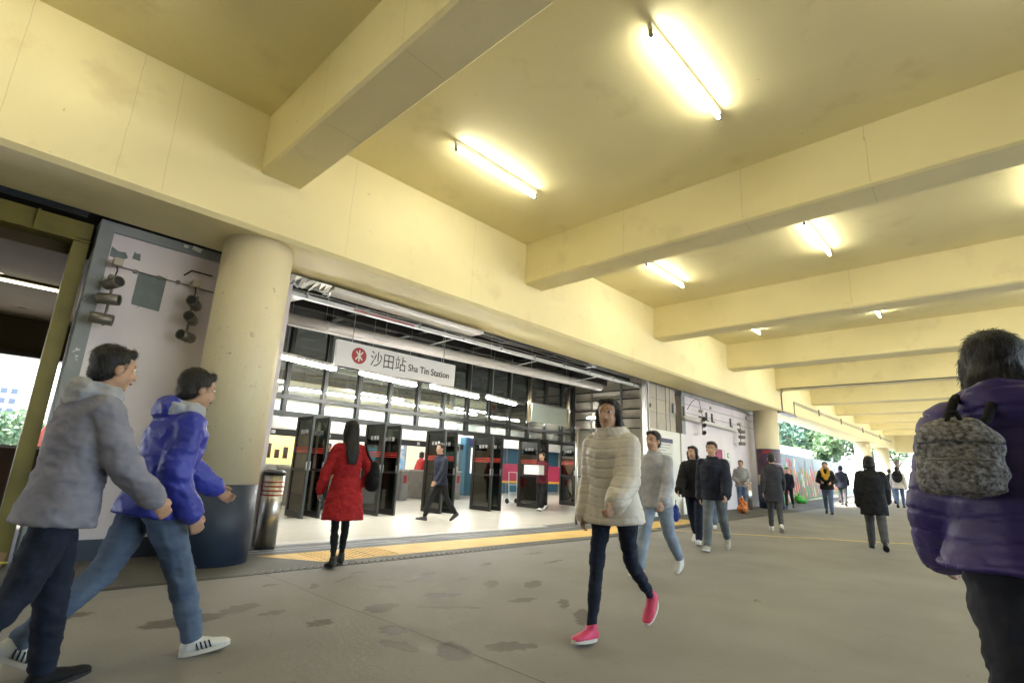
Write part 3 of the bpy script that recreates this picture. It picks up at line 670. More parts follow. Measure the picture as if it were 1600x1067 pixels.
# ticket gates
def gate(label):
    t = thing("ticket_gate", label, "ticket gate", (0, 0, 0), "grey steel ticket gates")
    MB().box(-.14, .14, -.75, .75, 0, .92).build("cabinet", STEELD, t, bev=.02)
    MB().box(-.15, .15, -.77, .77, .92, .97).build("top_plate", STEEL, t, bev=.01)
    MB().box(-.06, .06, -.76, -.75, .55, .80).build("reader_panel", REDL, t)
    MB().box(.14, .42, -.03, .03, .5, .85).build("flap", REDS, t)
    return t
GT = [(6.3, 13.9), (8.0, 15.3), (9.2, 15.4), (10.4, 15.4), (11.5, 15.3), (12.6, 15.3)]
g0 = None
for (x, y), o_ in zip(GT, DO):
    lb = "grey steel ticket gate cabinet, %s from the left in the row" % o_
    if g0 is None: g0 = gate(lb); g0.location = (x, y, 0)
    else: dup(g0, (x, y, gz(x)), label=lb)
for i, (x, c) in enumerate(((9.0, (.5, .12, .08, 1)), (13.6, (.10, .25, .45, 1)))):
    ps = thing("hall_poster", ("red" if i == 0 else "blue") + " backlit advertising poster on the cream back wall of the hall", "poster", (x, 20.9, 1.6))
    MB().box(x, x + 1.2, 20.93, 21.0, .8, 2.3).build("poster_frame", STEELD, ps); MB().box(x + .08, x + 1.12, 20.9, 20.93, .88, 2.22).build("poster_print", mat("poster_print_%d" % i, c, .4, var=.8, vscale=3, col2=(.6, .5, .35, 1)), ps)
    MB().box(x + .2, x + 1.0, 20.895, 20.9, 1.9, 2.05).build("headline", WHITE, ps)
tag(MB().box(2.1, 21.1, 15.9, 16.0, 3.02, 3.12).build("service_pipe_rail", TRAY), "pale service rail crossing the dark ceiling inside the hall", "rail")
tag(MB().cyl((2.1, 13.6, 3.7), (21.1, 13.6, 3.7), .12, n=20).build("hall_duct", WPIPE, smooth=True), "off-white duct crossing the hall behind the glass", "air duct")
# ticket machines
def machine(x, y, z, w, label, body, rz=0):
    t = thing("ticket_machine", label, "ticket machine", (0, 0, 0), "ticket machines in the hall")
    MB().box(-w / 2, w / 2, 0, .7, 0, 1.95).build("cabinet", body, t, bev=.015)
    MB().box(-w * .36, w * .36, -.012, 0, 1.25, 1.62).build("screen", SCREEN, t)
    MB().box(-w * .40, w * .40, -.02, 0, .80, 1.12).build("control_panel", WHITE, t, bev=.004)
    MB().box(-w * .2, w * .2, -.024, -.02, .88, 1.02).build("slot_plate", INK, t)
    MB().box(-w * .42, w * .42, -.015, 0, 1.70, 1.86).build("header", INK, t)
    t.location = (x, y, z); t.rotation_euler = (0, 0, rz); return t
machine(5.1, 14.2, 0, .9, "white ticket machine with lit blue screen just right of the near column", WHITE)
machine(12.9, 15.4, gz(12.9), .9, "grey ticket machine with tilted control panel beside the blue kiosk", STEELD)
bt = thing("service_booth", "warm yellow lit service booth window beyond the first door", "booth", (7.0, 17, 0))
MB().box(6.6, 8.6, 17.2, 19, 0, 1.0).build("counter", WHITE, bt)
MB().box(6.6, 8.6, 18.9, 19, 1.0, 2.1).build("lit_back", BOOTH, bt)
MB().box(6.6, 6.7, 17.2, 18.9, 1, 2.1).build("side_panel", WHITE, bt); MB().box(8.5, 8.6, 17.2, 18.9, 1, 2.1).build("side_panel", WHITE, bt)
for k in range(5): MB().box(6.9 + k * .3, 7.05 + k * .3, 18.84, 18.9, 1.2, 1.5 + .1 * (k % 3)).build("leaflet_rack", BROWN, bt)
kb = thing("blue_kiosk", "teal blue kiosk with a white route map, right of the ticket machine", "kiosk", (14.9, 16.2, gz(15)))
z = gz(15)
MB().box(14.2, 15.7, 16.0, 17.0, z, z + 2.25).build("kiosk_body", BLUEP, kb, bev=.02)
MB().box(14.45, 15.3, 15.985, 16.0, z + .85, z + 1.85).build("route_map", LAMPWHITE, kb)
for k, c in enumerate(((.5, .05, .05, 1), (.05, .2, .5, 1), (.5, .3, .05, 1), (.1, .4, .2, 1))):
    MB().box(14.55 + .18 * k, 14.60 + .18 * k, 15.978, 15.985, z + .95, z + 1.75).build("map_line", mat("map_line_%d" % k, c, .5), kb)
MB().box(14.3, 15.6, 15.98, 16.0, z + 1.92, z + 2.2).build("header", mat("deep_blue_header", (.02, .04, .25, 1), .4), kb)
bp_ = thing("blue_partition", "long teal blue partition wall at the right rear of the ticket hall", "partition", (19, 16.9, gz(18)))
z = gz(18)
MB().box(16.4, 21.1, 16.8, 17.0, z - .1, z + 2.5).build("panel", BLUEP, bp_)
for x in (17.3, 18.6, 19.9): MB().box(x, x + .09, 16.76, 16.8, z - .1, z + 2.5).build("pilaster", STEELD, bp_)
MB().box(16.6, 21, 16.775, 16.8, z + 1.95, z + 2.05).build("white_band", WHITE, bp_)
bn = thing("crimson_banner", "crimson banner with a yellow edge across the blue partition", "banner", (18, 15.2, 1))
MB().box(15.3, 20.5, 15.2, 15.24, gz(17) + .55, gz(17) + 1.25).build("cloth", mat("crimson_cloth", (.33, .02, .07, 1), .6), bn)
MB().box(15.3, 20.5, 15.19, 15.2, gz(17) + .50, gz(17) + .58).build("yellow_edge", mat("yellow_cloth", (.7, .4, .04, 1), .6), bn)
MB().prism([(16.9, 15.17, 1.3), (17.15, 15.17, 1.3), (17.3, 15.17, 1.75), (17.05, 15.17, 1.9), (16.85, 15.17, 1.6)], (0, .02, 0)).build("yellow_mark", bpy.data.materials["yellow_cloth"], bn)
tl = thing("hand_trolley", "white tubular hand trolley frame standing inside the doors", "trolley", (13.1, 12.3, gz(13)))
b = MB(); z = gz(13)
for s in (-.2, .2): b.path([(13.1 + s, 12.3, z + .12), (13.1 + s, 12.35, z + 1.0)], .014)
b.path([(12.9, 12.35, z + 1.0), (13.3, 12.35, z + 1.0)], .014)
for k in (.35, .6): b.path([(12.9, 12.32, z + k), (13.3, 12.32, z + k)], .010)
b.path([(12.9, 12.3, z + .12), (12.75, 12.0, z + .06)], .014); b.path([(13.3, 12.3, z + .12), (13.15, 12.0, z + .06)], .014)
b.build("frame", WHITE, tl)
for s in (-.22, .22): MB().cyl((13.1 + s - .015, 12.36, z + .08), (13.1 + s + .015, 12.36, z + .08), .08).build("wheel", RUBBER, tl)

# side wall on the right of the entrance
sw = thing("entrance_side_wall", "beige panelled side wall closing the right end of the entrance", "wall", (15.25, 9.4, 0))
MB().box(15.2, 15.4, 7.3, FY + .2, 0, 4.3).build("wall_face", BEIGE, sw)
for zz in (1.0, 2.62, 2.95, 3.25, 3.6, 3.9): MB().box(15.17, 15.2, 7.5, FY, zz, zz + .035).build("rail", DARK, sw)
for y in (8.2, 9.4, 10.6): MB().box(15.16, 15.2, y, y + .06, .2, 4.2).build("stanchion", STEELD, sw)
st = thing("side_wall_tube", "short lit tube on the beige side wall of the entrance", "wall light", (15.1, 10.2, 3.1))
MB().cyl((15.05, 9.5, 3.02), (15.05, 10.7, 3.02), .03).build("tube", TUBEI, st)
MB().box(15.06, 15.16, 9.45, 10.75, 2.99, 3.05).build("batten", WHITE, st)
mb = thing("area_map_board", "pale green area map board with blue heading on the beige side wall", "map", (15.1, 9.8, 1.2))
MB().box(15.08, 15.14, 8.9, 10.9, 1.0, 2.15).build("board", mat("map_green", (.30, .42, .26, 1), .5, var=.6, vscale=3, col2=(.45, .45, .40, 1)), mb)
MB().box(15.06, 15.08, 8.9, 10.9, 2.05, 2.17).build("heading", mat("map_blue", (.05, .12, .35, 1), .5), mb)
for y in (9.3, 10.4):
    L_ = thing("wall_washer", "small white wedge lamp above the green map board, %s one" % ("right" if y < 10 else "left"), "wall light", (15.1, y, 2.45))
    MB().loft([((15.08, y, 2.32), (.0, .04, 0), (.05, 0, 0)), ((15.08, y, 2.48), (0, .10, 0), (.07, 0, 0))], 12).build("shade", LAMPWHITE, L_)
# front return panel with information board
rp = thing("return_panel", "beige upper panel beside the silver shutter guide, right of the entrance", "panel", (13.9, 7.35, 2.4))
MB().box(13.05, 14.80, 7.32, 7.5, 2.42, 4.3).build("upper_panel", BEIGE, rp)
for x in (13.65, 14.2, 14.45): MB().box(x, x + .02, 7.305, 7.32, 2.44, 4.2).build("joint_strip", STEELD, rp)
for zz in (2.9, 3.3): MB().box(13.05, 14.8, 7.31, 7.32, zz, zz + .012).build("seam", STEELD, rp)
MB().box(14.6, 14.75, 7.26, 7.32, 3.0, 3.28).build("switch_box", STEELD, rp); MB().box(13.1, 13.25, 7.26, 7.32, 3.02, 3.12).build("switch_box", BROWN, rp)
sgd = thing("shutter_guide", "tall silver shutter guide rail standing at the right end of the entrance", "guide rail", (12.95, 7.3, 0))
MB().box(12.90, 12.96, 7.22, 7.34, gz(13), 3.9).build("channel", STEEL, sgd); MB().box(12.99, 13.03, 7.20, 7.34, gz(13), 3.9).build("channel", WHITE, sgd)
ib = thing("information_panel", "white station notice panel with dark blue heading strip beside the shutter guide", "notice board", (13.9, 7.3, 0))
z = gz(14)
MB().box(13.1, 14.86, 7.22, 7.32, z, 2.42).build("panel_body", WHITE, ib, bev=.006)
MB().box(13.35, 14.35, 7.205, 7.22, z + .45, 2.20).build("notice_sheet", mat("notice_paper", (.62, .62, .60, 1), .6, var=.05), ib)
MB().box(13.35, 14.35, 7.196, 7.205, 2.08, 2.20).build("heading_strip", mat("heading_navy", (.035, .035, .10, 1), .5), ib)
MB().box(13.38, 13.47, 7.19, 7.196, 2.095, 2.185).build("exit_square", mat("green_square", (.05, .35, .15, 1), .5), ib)
b = MB()
for k in range(14):
    zz = 2.02 - k * .08; xx = 13.5
    while xx < 14.25 - (k * 37 % 5) * .08: w_ = .03 + .03 * ((k * 7 + int(xx * 50)) % 3); b.box(xx, xx + w_, 7.200, 7.205, zz - .012, zz + .012); xx += w_ + .025
b.build("small_print", STEELD, ib)
MB().box(14.88, 15.06, 7.19, 7.30, z, 2.42).build("end_post", WHITE, ib, bev=.005)
lb_ = thing("paper_notice", "white paper stuck low beside the notice panel", "paper", (15.0, 7.1, .4)); MB().box(14.7, 14.95, 7.10, 7.105, z + .05, z + .42).build("sheet", WHITE, lb_)
# right pink wall
wr = thing("far_pink_wall", "pale pink wall with four black letters between the notice panel and the second round column", "wall", (15, 7.25, 0))
b = MB(); b.add([(15.06, 7.25, gz(15)), (21.4, 7.25, gz(21.4)), (21.4, 7.25, 3.62), (15.06, 7.25, 3.62)], [(0, 1, 2, 3)]); b.add([(15.06, 7.5, gz(15)), (21.4, 7.5, gz(21.4)), (21.4, 7.5, 3.62), (15.06, 7.5, 3.62)], [(0, 3, 2, 1)]); b.build("wall_face", PINK, wr)
MB().box(15.06, 21.45, 7.21, 7.5, 3.60, 3.72).build("top_frame", STEELD, wr)
MB().box(21.2, 21.4, 7.12, 7.3, gz(21) + .2, 3.62).build("edge_frame", BEIGE, wr)
MB().box(15.06, 15.3, 7.235, 7.25, 2.42, 3.6).build("peeled_strip", GREYP, wr)
for zz in (3.35, 3.08): MB().box(15.3, 21.2, 7.235, 7.25, zz, zz + .014).build("wire", STEELD, wr)
for x in (17.2, 20.4): MB().cyl((x, 7.22, 3.44), (x, 7.25, 3.44), .055).build("cap", STEELD, wr)
ls = thing("wall_lettering", "row of four black capital letters standing above a white tube trough", "lettering", (15, 7.2, 2.9))
for x in (15.12, 16.78, 17.22, 18.78): text("L", .42, INK, (x, 7.225, 2.955), ls, "letter", depth=.014, bold=.016)
tt = thing("tube_trough", "long unlit white tube trough under the black letters", "light trough", (15, 7.15, 2.88))
MB().cyl((14.98, 7.12, 2.90), (18.95, 7.12, 2.86), .062, n=20).build("trough", WHITE, tt, smooth=True)
for x in (15.2, 16.6, 18.0, 18.8): MB().box(x, x + .03, 7.12, 7.25, 2.85, 2.90).build("arm", STEELD, tt)
cluster(16.05, 6.98, 2.86, [(-.8, -.5, .1), (-.8, -.5, .05), (-.85, -.45, .05)], "three can spotlights in front of the white trough, beside the first black letter")
cluster(19.2, 6.98, 2.74, [(.8, -.5, -.05), (.75, -.5, 0), (.8, -.5, .05)], "three can spotlights at the right end of the white trough")
b = MB(); b.path([(15.4, 7.2, 3.2), (15.45, 7.1, 3.4), (15.7, 7.05, 3.55), (15.95, 7.05, 3.5), (16.05, 7.08, 3.3), (16.08, 7.08, 3.22)], .012)
tag(b.build("looped_cable", CAN), "thin cable looping down from the far pink wall to its spotlights", "cable")
ps = thing("pink_poster", "magenta poster on the far pink wall behind the walking pair", "poster", (17.6, 7.2, 1.5))
MB().box(17.35, 18.0, 7.235, 7.248, 1.35, 2.12).build("sheet", mat("magenta_print", (.35, .03, .12, 1), .5, var=.3, vscale=4), ps)
ps = thing("white_notice", "white framed safety notice between the magenta poster and the leaning man", "notice", (18.4, 7.2, 1.5))
MB().box(18.2, 18.75, 7.235, 7.248, 1.5, 2.12).build("sheet", WHITE, ps)
MB().cyl((18.47, 7.230, 1.95), (18.47, 7.235, 1.95), .09, n=24).build("ring", INK, ps); MB().cyl((18.47, 7.226, 1.95), (18.47, 7.23, 1.95), .055, n=24).build("ring_centre", WHITE, ps)
for k in range(4): MB().box(18.28, 18.66, 7.23, 7.235, 1.56 + k * .06, 1.58 + k * .06).build("print_line", STEELD, ps)

# ------------------------------------------------------------------ litter bins
def bin_(label):
    t = thing("litter_bin", label, "litter bin", (0, 0, 0), "steel cylinder litter bins")
    MB().cyl((0, 0, .03), (0, 0, .92), .135, n=40).build("drum", STEEL, t, smooth=True)
    MB().cyl((0, 0, 0), (0, 0, .03), .125, n=40).build("foot", RUBBER, t)
    MB().loft([((0, 0, .92), (.137, 0, 0), (0, .137, 0)), ((0, 0, .96), (.137, 0, 0), (0, .137, 0)), ((0, 0, .99), (.09, 0, 0), (0, .09, 0))], 40).build("lid", DARK, t)
    for k in range(4): MB().cyl((0, 0, .66 + k * .055), (0, 0, .675 + k * .055), .1372, n=40).build("red_band", REDL, t)
    for o in t.children:
        for p in o.data.polygons: p.use_smooth = abs(p.normal.z) < .5
    return t
b0 = bin_("tall steel litter bin with red bands beside the near round column"); b0.location = (3.02, 7.2, 0)
dup(b0, (19.3, 6.95, gz(19.3)), label="tall steel litter bin with red bands at the far pink wall beside the standing man")

# conduits on the girder near column two
b = MB(); b.path([(20.9, GY0 - .02, SZ + .02), (20.9, GY0 - .02, BZ - .06), (20.9, GY0 - .06, BZ - .025), (20.44, 5.9, BZ - .02)], .02)
b.path([(20.40, 5.95, BZ + .015), (20.40, 3, BZ + .0), (20.40, -1.5, BZ + .015)], .018)
tag(b.build("beam_conduit", CAN), "dark conduit climbing the girder and following the fifth beam's lower edge", "conduit")
b = MB(); b.path([(22.4, GY0 - .02, SZ), (22.4, GY0 - .02, 4.22), (34, GY0 - .02, 4.22), (44, GY0 - .02, 4.2)], .016); b.path([(22.4, GY0 - .02, 4.15), (44, GY0 - .02, 4.13)], .012)
for x in (26, 30, 35, 40): b.box(x, x + .05, GY0 - .04, GY0, 4.05, 4.32)
tag(b.build("girder_conduit", CAN), "pair of thin conduits running along the far part of the girder face", "conduit")
b = MB(); b.box(20.9, 22.4, 6.02, 6.3, SZ - .06, SZ - .02); b.box(20.9, 22.4, 6.0, 6.05, SZ - .09, SZ - .06)
tag(b.build("conduit_box", STEELD), "flat grey conduit box under the girder by the second round column", "conduit box")

# ------------------------------------------------------------------ painted mural wall beyond the second column
A = Vector((22.6, 6.98, 0)); B_ = Vector((46, 9.65, 0)); md = (B_ - A).normalized(); mn = Vector((md.y, -md.x, 0))
MR = bpy.data.materials.new("mural_paint"); MR.use_nodes = True
n = MR.node_tree.nodes; l = MR.node_tree.links; bs = n["Principled BSDF"]; bs.inputs["Roughness"].default_value = .6
g = n.new("ShaderNodeNewGeometry"); sp = n.new("ShaderNodeSeparateXYZ"); l.new(g.outputs["Position"], sp.inputs[0])
nz = n.new("ShaderNodeTexNoise"); nz.inputs["Scale"].default_value = 1.3; nz.inputs["Detail"].default_value = 4; l.new(g.outputs["Position"], nz.inputs["Vector"])
ma = n.new("ShaderNodeMath"); ma.operation = 'MULTIPLY_ADD'; ma.inputs[1].default_value = 1.6; l.new(nz.outputs["Fac"], ma.inputs[0]); l.new(sp.outputs["Z"], ma.inputs[2])
rp_ = n.new("ShaderNodeMapRange"); rp_.inputs[1].default_value = .9; rp_.inputs[2].default_value = 3.1; l.new(ma.outputs[0], rp_.inputs[0])
cr = n.new("ShaderNodeValToRGB"); e = cr.color_ramp.elements
e[0].position = 0; e[0].color = (.05, .12, .05, 1); e[1].position = 1; e[1].color = (.22, .32, .48, 1)
for p_, c_ in ((.22, (.04, .20, .06, 1)), (.38, (.10, .16, .12, 1)), (.48, (.10, .20, .36, 1)), (.68, (.18, .32, .55, 1))):
    k = e.new(p_); k.color = c_
l.new(rp_.outputs[0], cr.inputs[0]); l.new(cr.outputs[0], bs.inputs["Base Color"])
mu = thing("mural_wall", "low wall painted with blue sky and colourful garden plants beyond the second round column", "mural wall", (A.x, A.y, 0))
b = MB(); h = 2.05
za, zb = gz(A.x), gz(B_.x)
b.add([A + Vector((0, 0, za - .1)), B_ + Vector((0, 0, zb - .1)), B_ + Vector((0, 0, zb + h)), A + Vector((0, 0, za + h)),
       A - mn * .2 + Vector((0, 0, za - .1)), B_ - mn * .2 + Vector((0, 0, zb - .1)), B_ - mn * .2 + Vector((0, 0, zb + h)), A - mn * .2 + Vector((0, 0, za + h))],
      [(0, 1, 2, 3), (5, 4, 7, 6), (3, 2, 6, 7), (0, 4, 5, 1), (0, 3, 7, 4), (1, 5, 6, 2)])
b.build("wall_body", MR, mu)
PC = [("paint_orange", (.70, .24, .04, 1)), ("paint_pink", (.65, .15, .2, 1)), ("paint_purple", (.20, .10, .30, 1)), ("paint_white", (.6, .6, .6, 1)), ("paint_leaf", (.06, .36, .05, 1)), ("paint_red", (.45, .05, .03, 1)), ("paint_grey", (.12, .15, .16, 1))]
for k, (nm, c) in enumerate(PC):
    m_ = mat(nm, c, .6); b = MB(); rnd = random.Random(40 + k)
    for q in range(60 if nm != "paint_grey" else 40):
        s = rnd.uniform(.5, 22); base = A + md * s; z0 = gz(base.x) + rnd.uniform(.02, 1) ** 1.8 * .9; hh = rnd.uniform(.35, 1.1); ww = rnd.uniform(.08, .26); lean = rnd.uniform(-.5, .5)
        off = mn * (.003 + .0012 * k)
        pts = [base + off + Vector((0, 0, z0)), base + off + md * ww + Vector((0, 0, z0 + .1)), base + off + md * (lean + ww * .5) + Vector((0, 0, z0 + hh)), base + off + md * (lean - ww * .3) + Vector((0, 0, z0 + hh * .7))]
        b.add(pts, [(0, 1, 2, 3)])
        if q % 3 == 0:
            c0 = base + off * 1.02 + md * lean + Vector((0, 0, z0 + hh)); rr = rnd.uniform(.14, .34)
            b.add([c0 + md * rr * cos(2 * pi * j / 9) * (1 if j % 2 else .55) + Vector((0, 0, rr * sin(2 * pi * j / 9) * (1 if j % 2 else .6))) for j in range(9)], [tuple(range(9))])
    b.build("painted_plants", m_, mu)

# ------------------------------------------------------------------ people
SKIN = mat("skin", (.50, .30, .20, 1), .5, var=.08, vscale=9, spec=.35)
HAIRM = mat("black_hair", (.012, .010, .009, 1), .45, var=.3, vscale=60, bump=.7, bscale=140, stretch=(1, 1, .2))
LIP = mat("lips", (.36, .13, .11, 1), .5); EYEW = mat("eye_white", (.7, .68, .64, 1), .3); EYEB = mat("eye_dark", (.015, .01, .008, 1), .2)
def cloth(name, c, c2=None, rough=.75, fold=.5, fs=9): return mat(name, c, rough, var=.25, vscale=5, col2=c2, bump=fold, bscale=fs, spec=.25, stretch=(1, 1, 1.8))
JEANS = cloth("blue_jeans", (.075, .11, .19, 1), (.13, .18, .27, 1)); DJEANS = cloth("dark_jeans", (.018, .024, .045, 1)); LJEANS = cloth("faded_jeans", (.20, .25, .33, 1), (.30, .36, .44, 1))
BLK = cloth("black_cloth", (.014, .014, .016, 1)); GREYC = cloth("grey_trousers", (.075, .075, .08, 1)); NAVYC = cloth("navy_cloth", (.022, .026, .045, 1))
PURPC = mat("purple_nylon", (.038, .022, .175, 1), .42, var=.3, vscale=4, bump=.5, bscale=22); PURPLE_HI = None
BLUEC = mat("royal_blue_nylon", (.035, .05, .42, 1), .45, var=.25, vscale=4, bump=.5, bscale=18)
LGREY = cloth("pale_grey_cloth", (.42, .43, .47, 1)); DGREY = cloth("charcoal_cloth", (.05, .052, .065, 1)); REDC = cloth("red_wool", (.40, .022, .025, 1), (.30, .015, .02, 1), fold=.35, fs=14)
CREAMC = mat("cream_nylon", (.60, .55, .48, 1), .45, var=.15, vscale=4, bump=.5, bscale=20); HOODIE = cloth("grey_hoodie", (.30, .30, .30, 1)); YELC = cloth("mustard_cloth", (.62, .36, .04, 1))
MAROON = cloth("maroon_cloth", (.13, .02, .03, 1)); SHOEW = mat("white_shoe", (.62, .62, .60, 1), .5, var=.08); SHOEP = mat("pink_shoe", (.70, .06, .16, 1), .55, var=.15, vscale=12)
SHOEB = mat("black_shoe", (.014, .014, .014, 1), .45); SOLEW = mat("white_sole", (.62, .58, .52, 1), .6); SHOEG = mat("grey_shoe", (.30, .29, .26, 1), .6)
TWEED = mat("grey_fleece", (.05, .043, .033, 1), .7, var=1, vscale=70, col2=(.34, .34, .36, 1), bump=.5, bscale=110, stretch=(1, 1, 1.3), detail=8)
WHITEC = cloth("white_shirt", (.6, .6, .6, 1))
_ctex = {}
def blob(mb, name, m, parent, vox, smooth=6, disp=0, dscale=.12, quilt=0, qstep=.068):
    me = bpy.data.meshes.new(name); me.from_pydata([tuple(v) for v in mb.v], [], mb.f)
    bm = bmesh.new(); bm.from_mesh(me); bmesh.ops.recalc_face_normals(bm, faces=bm.faces); bm.to_mesh(me); bm.free()
    o = bpy.data.objects.new(name, me); C.objects.link(o)
    r = o.modifiers.new("r", 'REMESH'); r.mode = 'VOXEL'; r.voxel_size = vox; r.use_smooth_shade = True
    s = o.modifiers.new("s", 'SMOOTH'); s.factor = .5; s.iterations = smooth
    if disp:
        if dscale not in _ctex:
            t = bpy.data.textures.new("folds", 'CLOUDS'); t.noise_scale = dscale; t.noise_depth = 2; _ctex[dscale] = t
        d = o.modifiers.new("d", 'DISPLACE'); d.texture = _ctex[dscale]; d.strength = disp; d.mid_level = .5
    dg = bpy.context.evaluated_depsgraph_get(); ne = bpy.data.meshes.new_from_object(o.evaluated_get(dg))
    bpy.data.objects.remove(o); bpy.data.meshes.remove(me)
    if quilt:
        nrm = [Vector(x.vector) for x in ne.vertex_normals]
        for v, nv in zip(ne.vertices, nrm):
            k = abs(sin(pi * (v.co.z + .012 * sin(v.co.y * 14 + v.co.x * 9)) / qstep)); v.co += nv * quilt * (min(1, 1.6 * sqrt(k)) - .6)
    if disp and vox < .01:
        am = .0018 if quilt else (.0085 if disp > .018 else .0065)
        if name == "hair": am = .003
        nrm = [Vector(x.vector) for x in ne.vertex_normals]; nf = noise.noise
        for v, nv in zip(ne.vertices, nrm):
            c = v.co; k = nf((c.x * 7 + c.z * 3, c.y * 7 - c.z * 2, c.z * 13)); k2 = nf((c.x * 15, c.y * 15, c.z * 34 + c.x * 9))
            v.co = c + nv * (am * (.9 - abs(k) * 2.2 - abs(k2) * .9))
    ne.materials.clear(); ne.materials.append(m); ne.name = name
    for p in ne.polygons: p.use_smooth = True
    q = bpy.data.objects.new(name, ne); C.objects.link(q); q.parent = parent
    return q
def person(label, x, y, head, h=1.68, pose=None, top=None, topm=BLK, hem=-.12, puff=.0, quilt=0, legm=DJEANS, slack=.012, shoem=SHOEB, solem=RUBBER, hair="short",
           hood=None, vox=.012, sleeve=None, group="people walking through the hall", female=False, skirt=False, z=None, face=False, collar=None, scarf=None, stripes=False):
    P = dict(lt=22, lk=6, rt=-16, rk=22, la=-18, lo=7, le=18, ra=18, ro=7, re=22, lean=3, turn=0, rf=-28, lf=8, nod=0); P.update(pose or {})
    s = h / 1.7; V = Vector
    root = thing("person", label, "person", (0, 0, 0), group)
    hw = .085 * s; sw = (.165 if female else .182) * s
    legs = {}
    for sd, t, k, f in ((1, P['lt'], P['lk'], P['lf']), (-1, P['rt'], P['rk'], P['rf'])):
        t = radians(t); k = radians(k); H_ = V((0, sd * hw, 0)); K = H_ + V((sin(t), 0, -cos(t))) * .425 * s; A_ = K + V((sin(t - k), 0, -cos(t - k))) * .41 * s
        fd = V((cos(radians(f)), sd * .08, sin(radians(f)))).normalized(); fu = V((-fd.z, 0, fd.x))
        legs[sd] = [H_, K, A_, fd, fu]
    low = min(min((L[2] - L[4] * .085 * s - L[3] * .05 * s).z, (L[2] - L[4] * .085 * s + L[3] * .17 * s).z) for L in legs.values())
    up_ = V((0, 0, -low))
    for L in legs.values():
        for i in range(3): L[i] = L[i] + up_
    pel = V((0, 0, -low)); ln = radians(P['lean']); T = V((sin(ln), 0, cos(ln))); U = V((cos(ln), 0, -sin(ln))); Yv = V((0, 1, 0))
    def tp(z_, x_=0, y_=0): return pel + T * z_ * s + U * x_ * s + Yv * y_ * s
    neck = tp(.50); tr = radians(P['turn']); nd = radians(P['nod'])
    hR = Matrix.Rotation(tr, 3, 'Z') @ Matrix.Rotation(nd, 3, 'Y'); hc = tp(.655, .025)
    def hp(a, b_, c_): return hc + hR @ V((a, b_, c_)) * s
    arms = {}
    for sd, a, o_, e in ((1, P['la'], P['lo'], P['le']), (-1, P['ra'], P['ro'], P['re'])):
        a = radians(a) + ln; o_ = radians(o_); e = radians(e)
        S_ = tp(.425, 0, sd * (sw / s - .012)); d1 = V((sin(a) * cos(o_), sd * sin(o_), -cos(a) * cos(o_))); E_ = S_ + d1 * .28 * s
        inw = -P.get('in', 6) if e > .7 else 0
        d2 = V((sin(a + e), sd * sin(o_) * .5 + sd * sin(radians(inw)), -cos(a + e))).normalized(); W_ = E_ + d2 * .245 * s
        arms[sd] = (S_, E_, W_, d1, d2)
    # continuous body
    b = MB()
    b.ball(hp(-.012, 0, .03), .096 * s, .077 * s, .098 * s, 20, hR); b.ball(hp(.012, 0, -.035), .078 * s, .062 * s, .082 * s, 18, hR)
    b.ball(hp(.052, 0, -.088), .028 * s, .030 * s, .024 * s, 12, hR)
    b.caps(hp(.083, 0, .012), hp(.100, 0, -.026), .010 * s, .014 * s, 8); b.caps(hp(.09, -.014, -.028), hp(.09, .014, -.028), .008 * s, .008 * s, 8)
    for sd in (1, -1):
        b.ball(hp(-.005, sd * .078, -.01), .020 * s, .009 * s, .032 * s, 10, hR); b.ball(hp(.055, sd * .035, -.035), .024 * s, .02 * s, .022 * s, 10, hR)
        b.caps(hp(.082, sd * .012, .035), hp(.074, sd * .045, .037), .009 * s, .007 * s, 8)
    b.caps(tp(.47), hp(-.015, 0, -.05), .056 * s, .052 * s)
    R = [(-.06, .085, .12), (.0, .10, .145), (.12, .085, .12), (.25, .095, .135), (.38, .10, .15), (.46, .075, .145), (.50, .05, .07)]
    b.loft([(tp(z_), U * rx * s, Yv * ry * s) for z_, rx, ry in R], 20)
    for sd in (1, -1):
        H_, K, A_, fd, fu = legs[sd]; S_, E_, W_, d1, d2 = arms[sd]
        b.caps(H_, K, .060 * s, .040 * s); b.caps(K, K.lerp(A_, .4), .038 * s, .038 * s); b.caps(K.lerp(A_, .35), A_, .038 * s, .026 * s)
        b.caps(A_ - fu * .045 * s, A_ - fu * .06 * s + fd * .10 * s, .022 * s, .016 * s)
        b.caps(S_, E_, .048 * s, .037 * s); b.caps(E_, W_, .037 * s, .026 * s)
        n_ = Yv * -sd; n_ = (n_ - d2 * n_.dot(d2)).normalized(); w_ = d2.cross(n_)
        if w_.x < 0: w_ = -w_
        k = s * (.92 if female else 1)
        b.loft([(W_ - d2 * .01, w_ * .024 * k, n_ * .018 * k), (W_ + d2 * .03 * k, w_ * .034 * k, n_ * .016 * k), (W_ + d2 * .085 * k, w_ * .040 * k, n_ * .013 * k)], 12)
        for q, ll in zip((-1.5, -.5, .5, 1.5), (.062, .076, .082, .072)):
            p0 = W_ + d2 * .08 * k + w_ * q * .0205 * k; c_ = radians(22); dd = (d2 * cos(c_) + n_ * sin(c_)).normalized(); p1 = p0 + dd * ll * .5 * k
            dd2 = (d2 * cos(3 * c_) + n_ * sin(3 * c_)).normalized(); b.caps(p0, p1, .0092 * k, .0085 * k, 8); b.caps(p1, p1 + dd2 * ll * .5 * k, .0085 * k, .0072 * k, 8)
        p0 = W_ + d2 * .025 * k + w_ * .026 * k; dd = (d2 * .75 + w_ * .55 + n_ * .3).normalized(); p1 = p0 + dd * .045 * k; b.caps(p0, p1, .012 * k, .010 * k, 8); b.caps(p1, p1 + (d2 + n_ * .3).normalized() * .03 * k, .010 * k, .008 * k, 8)
    blob(b, "body", SKIN, root, max(.0085, vox * .75), 3)
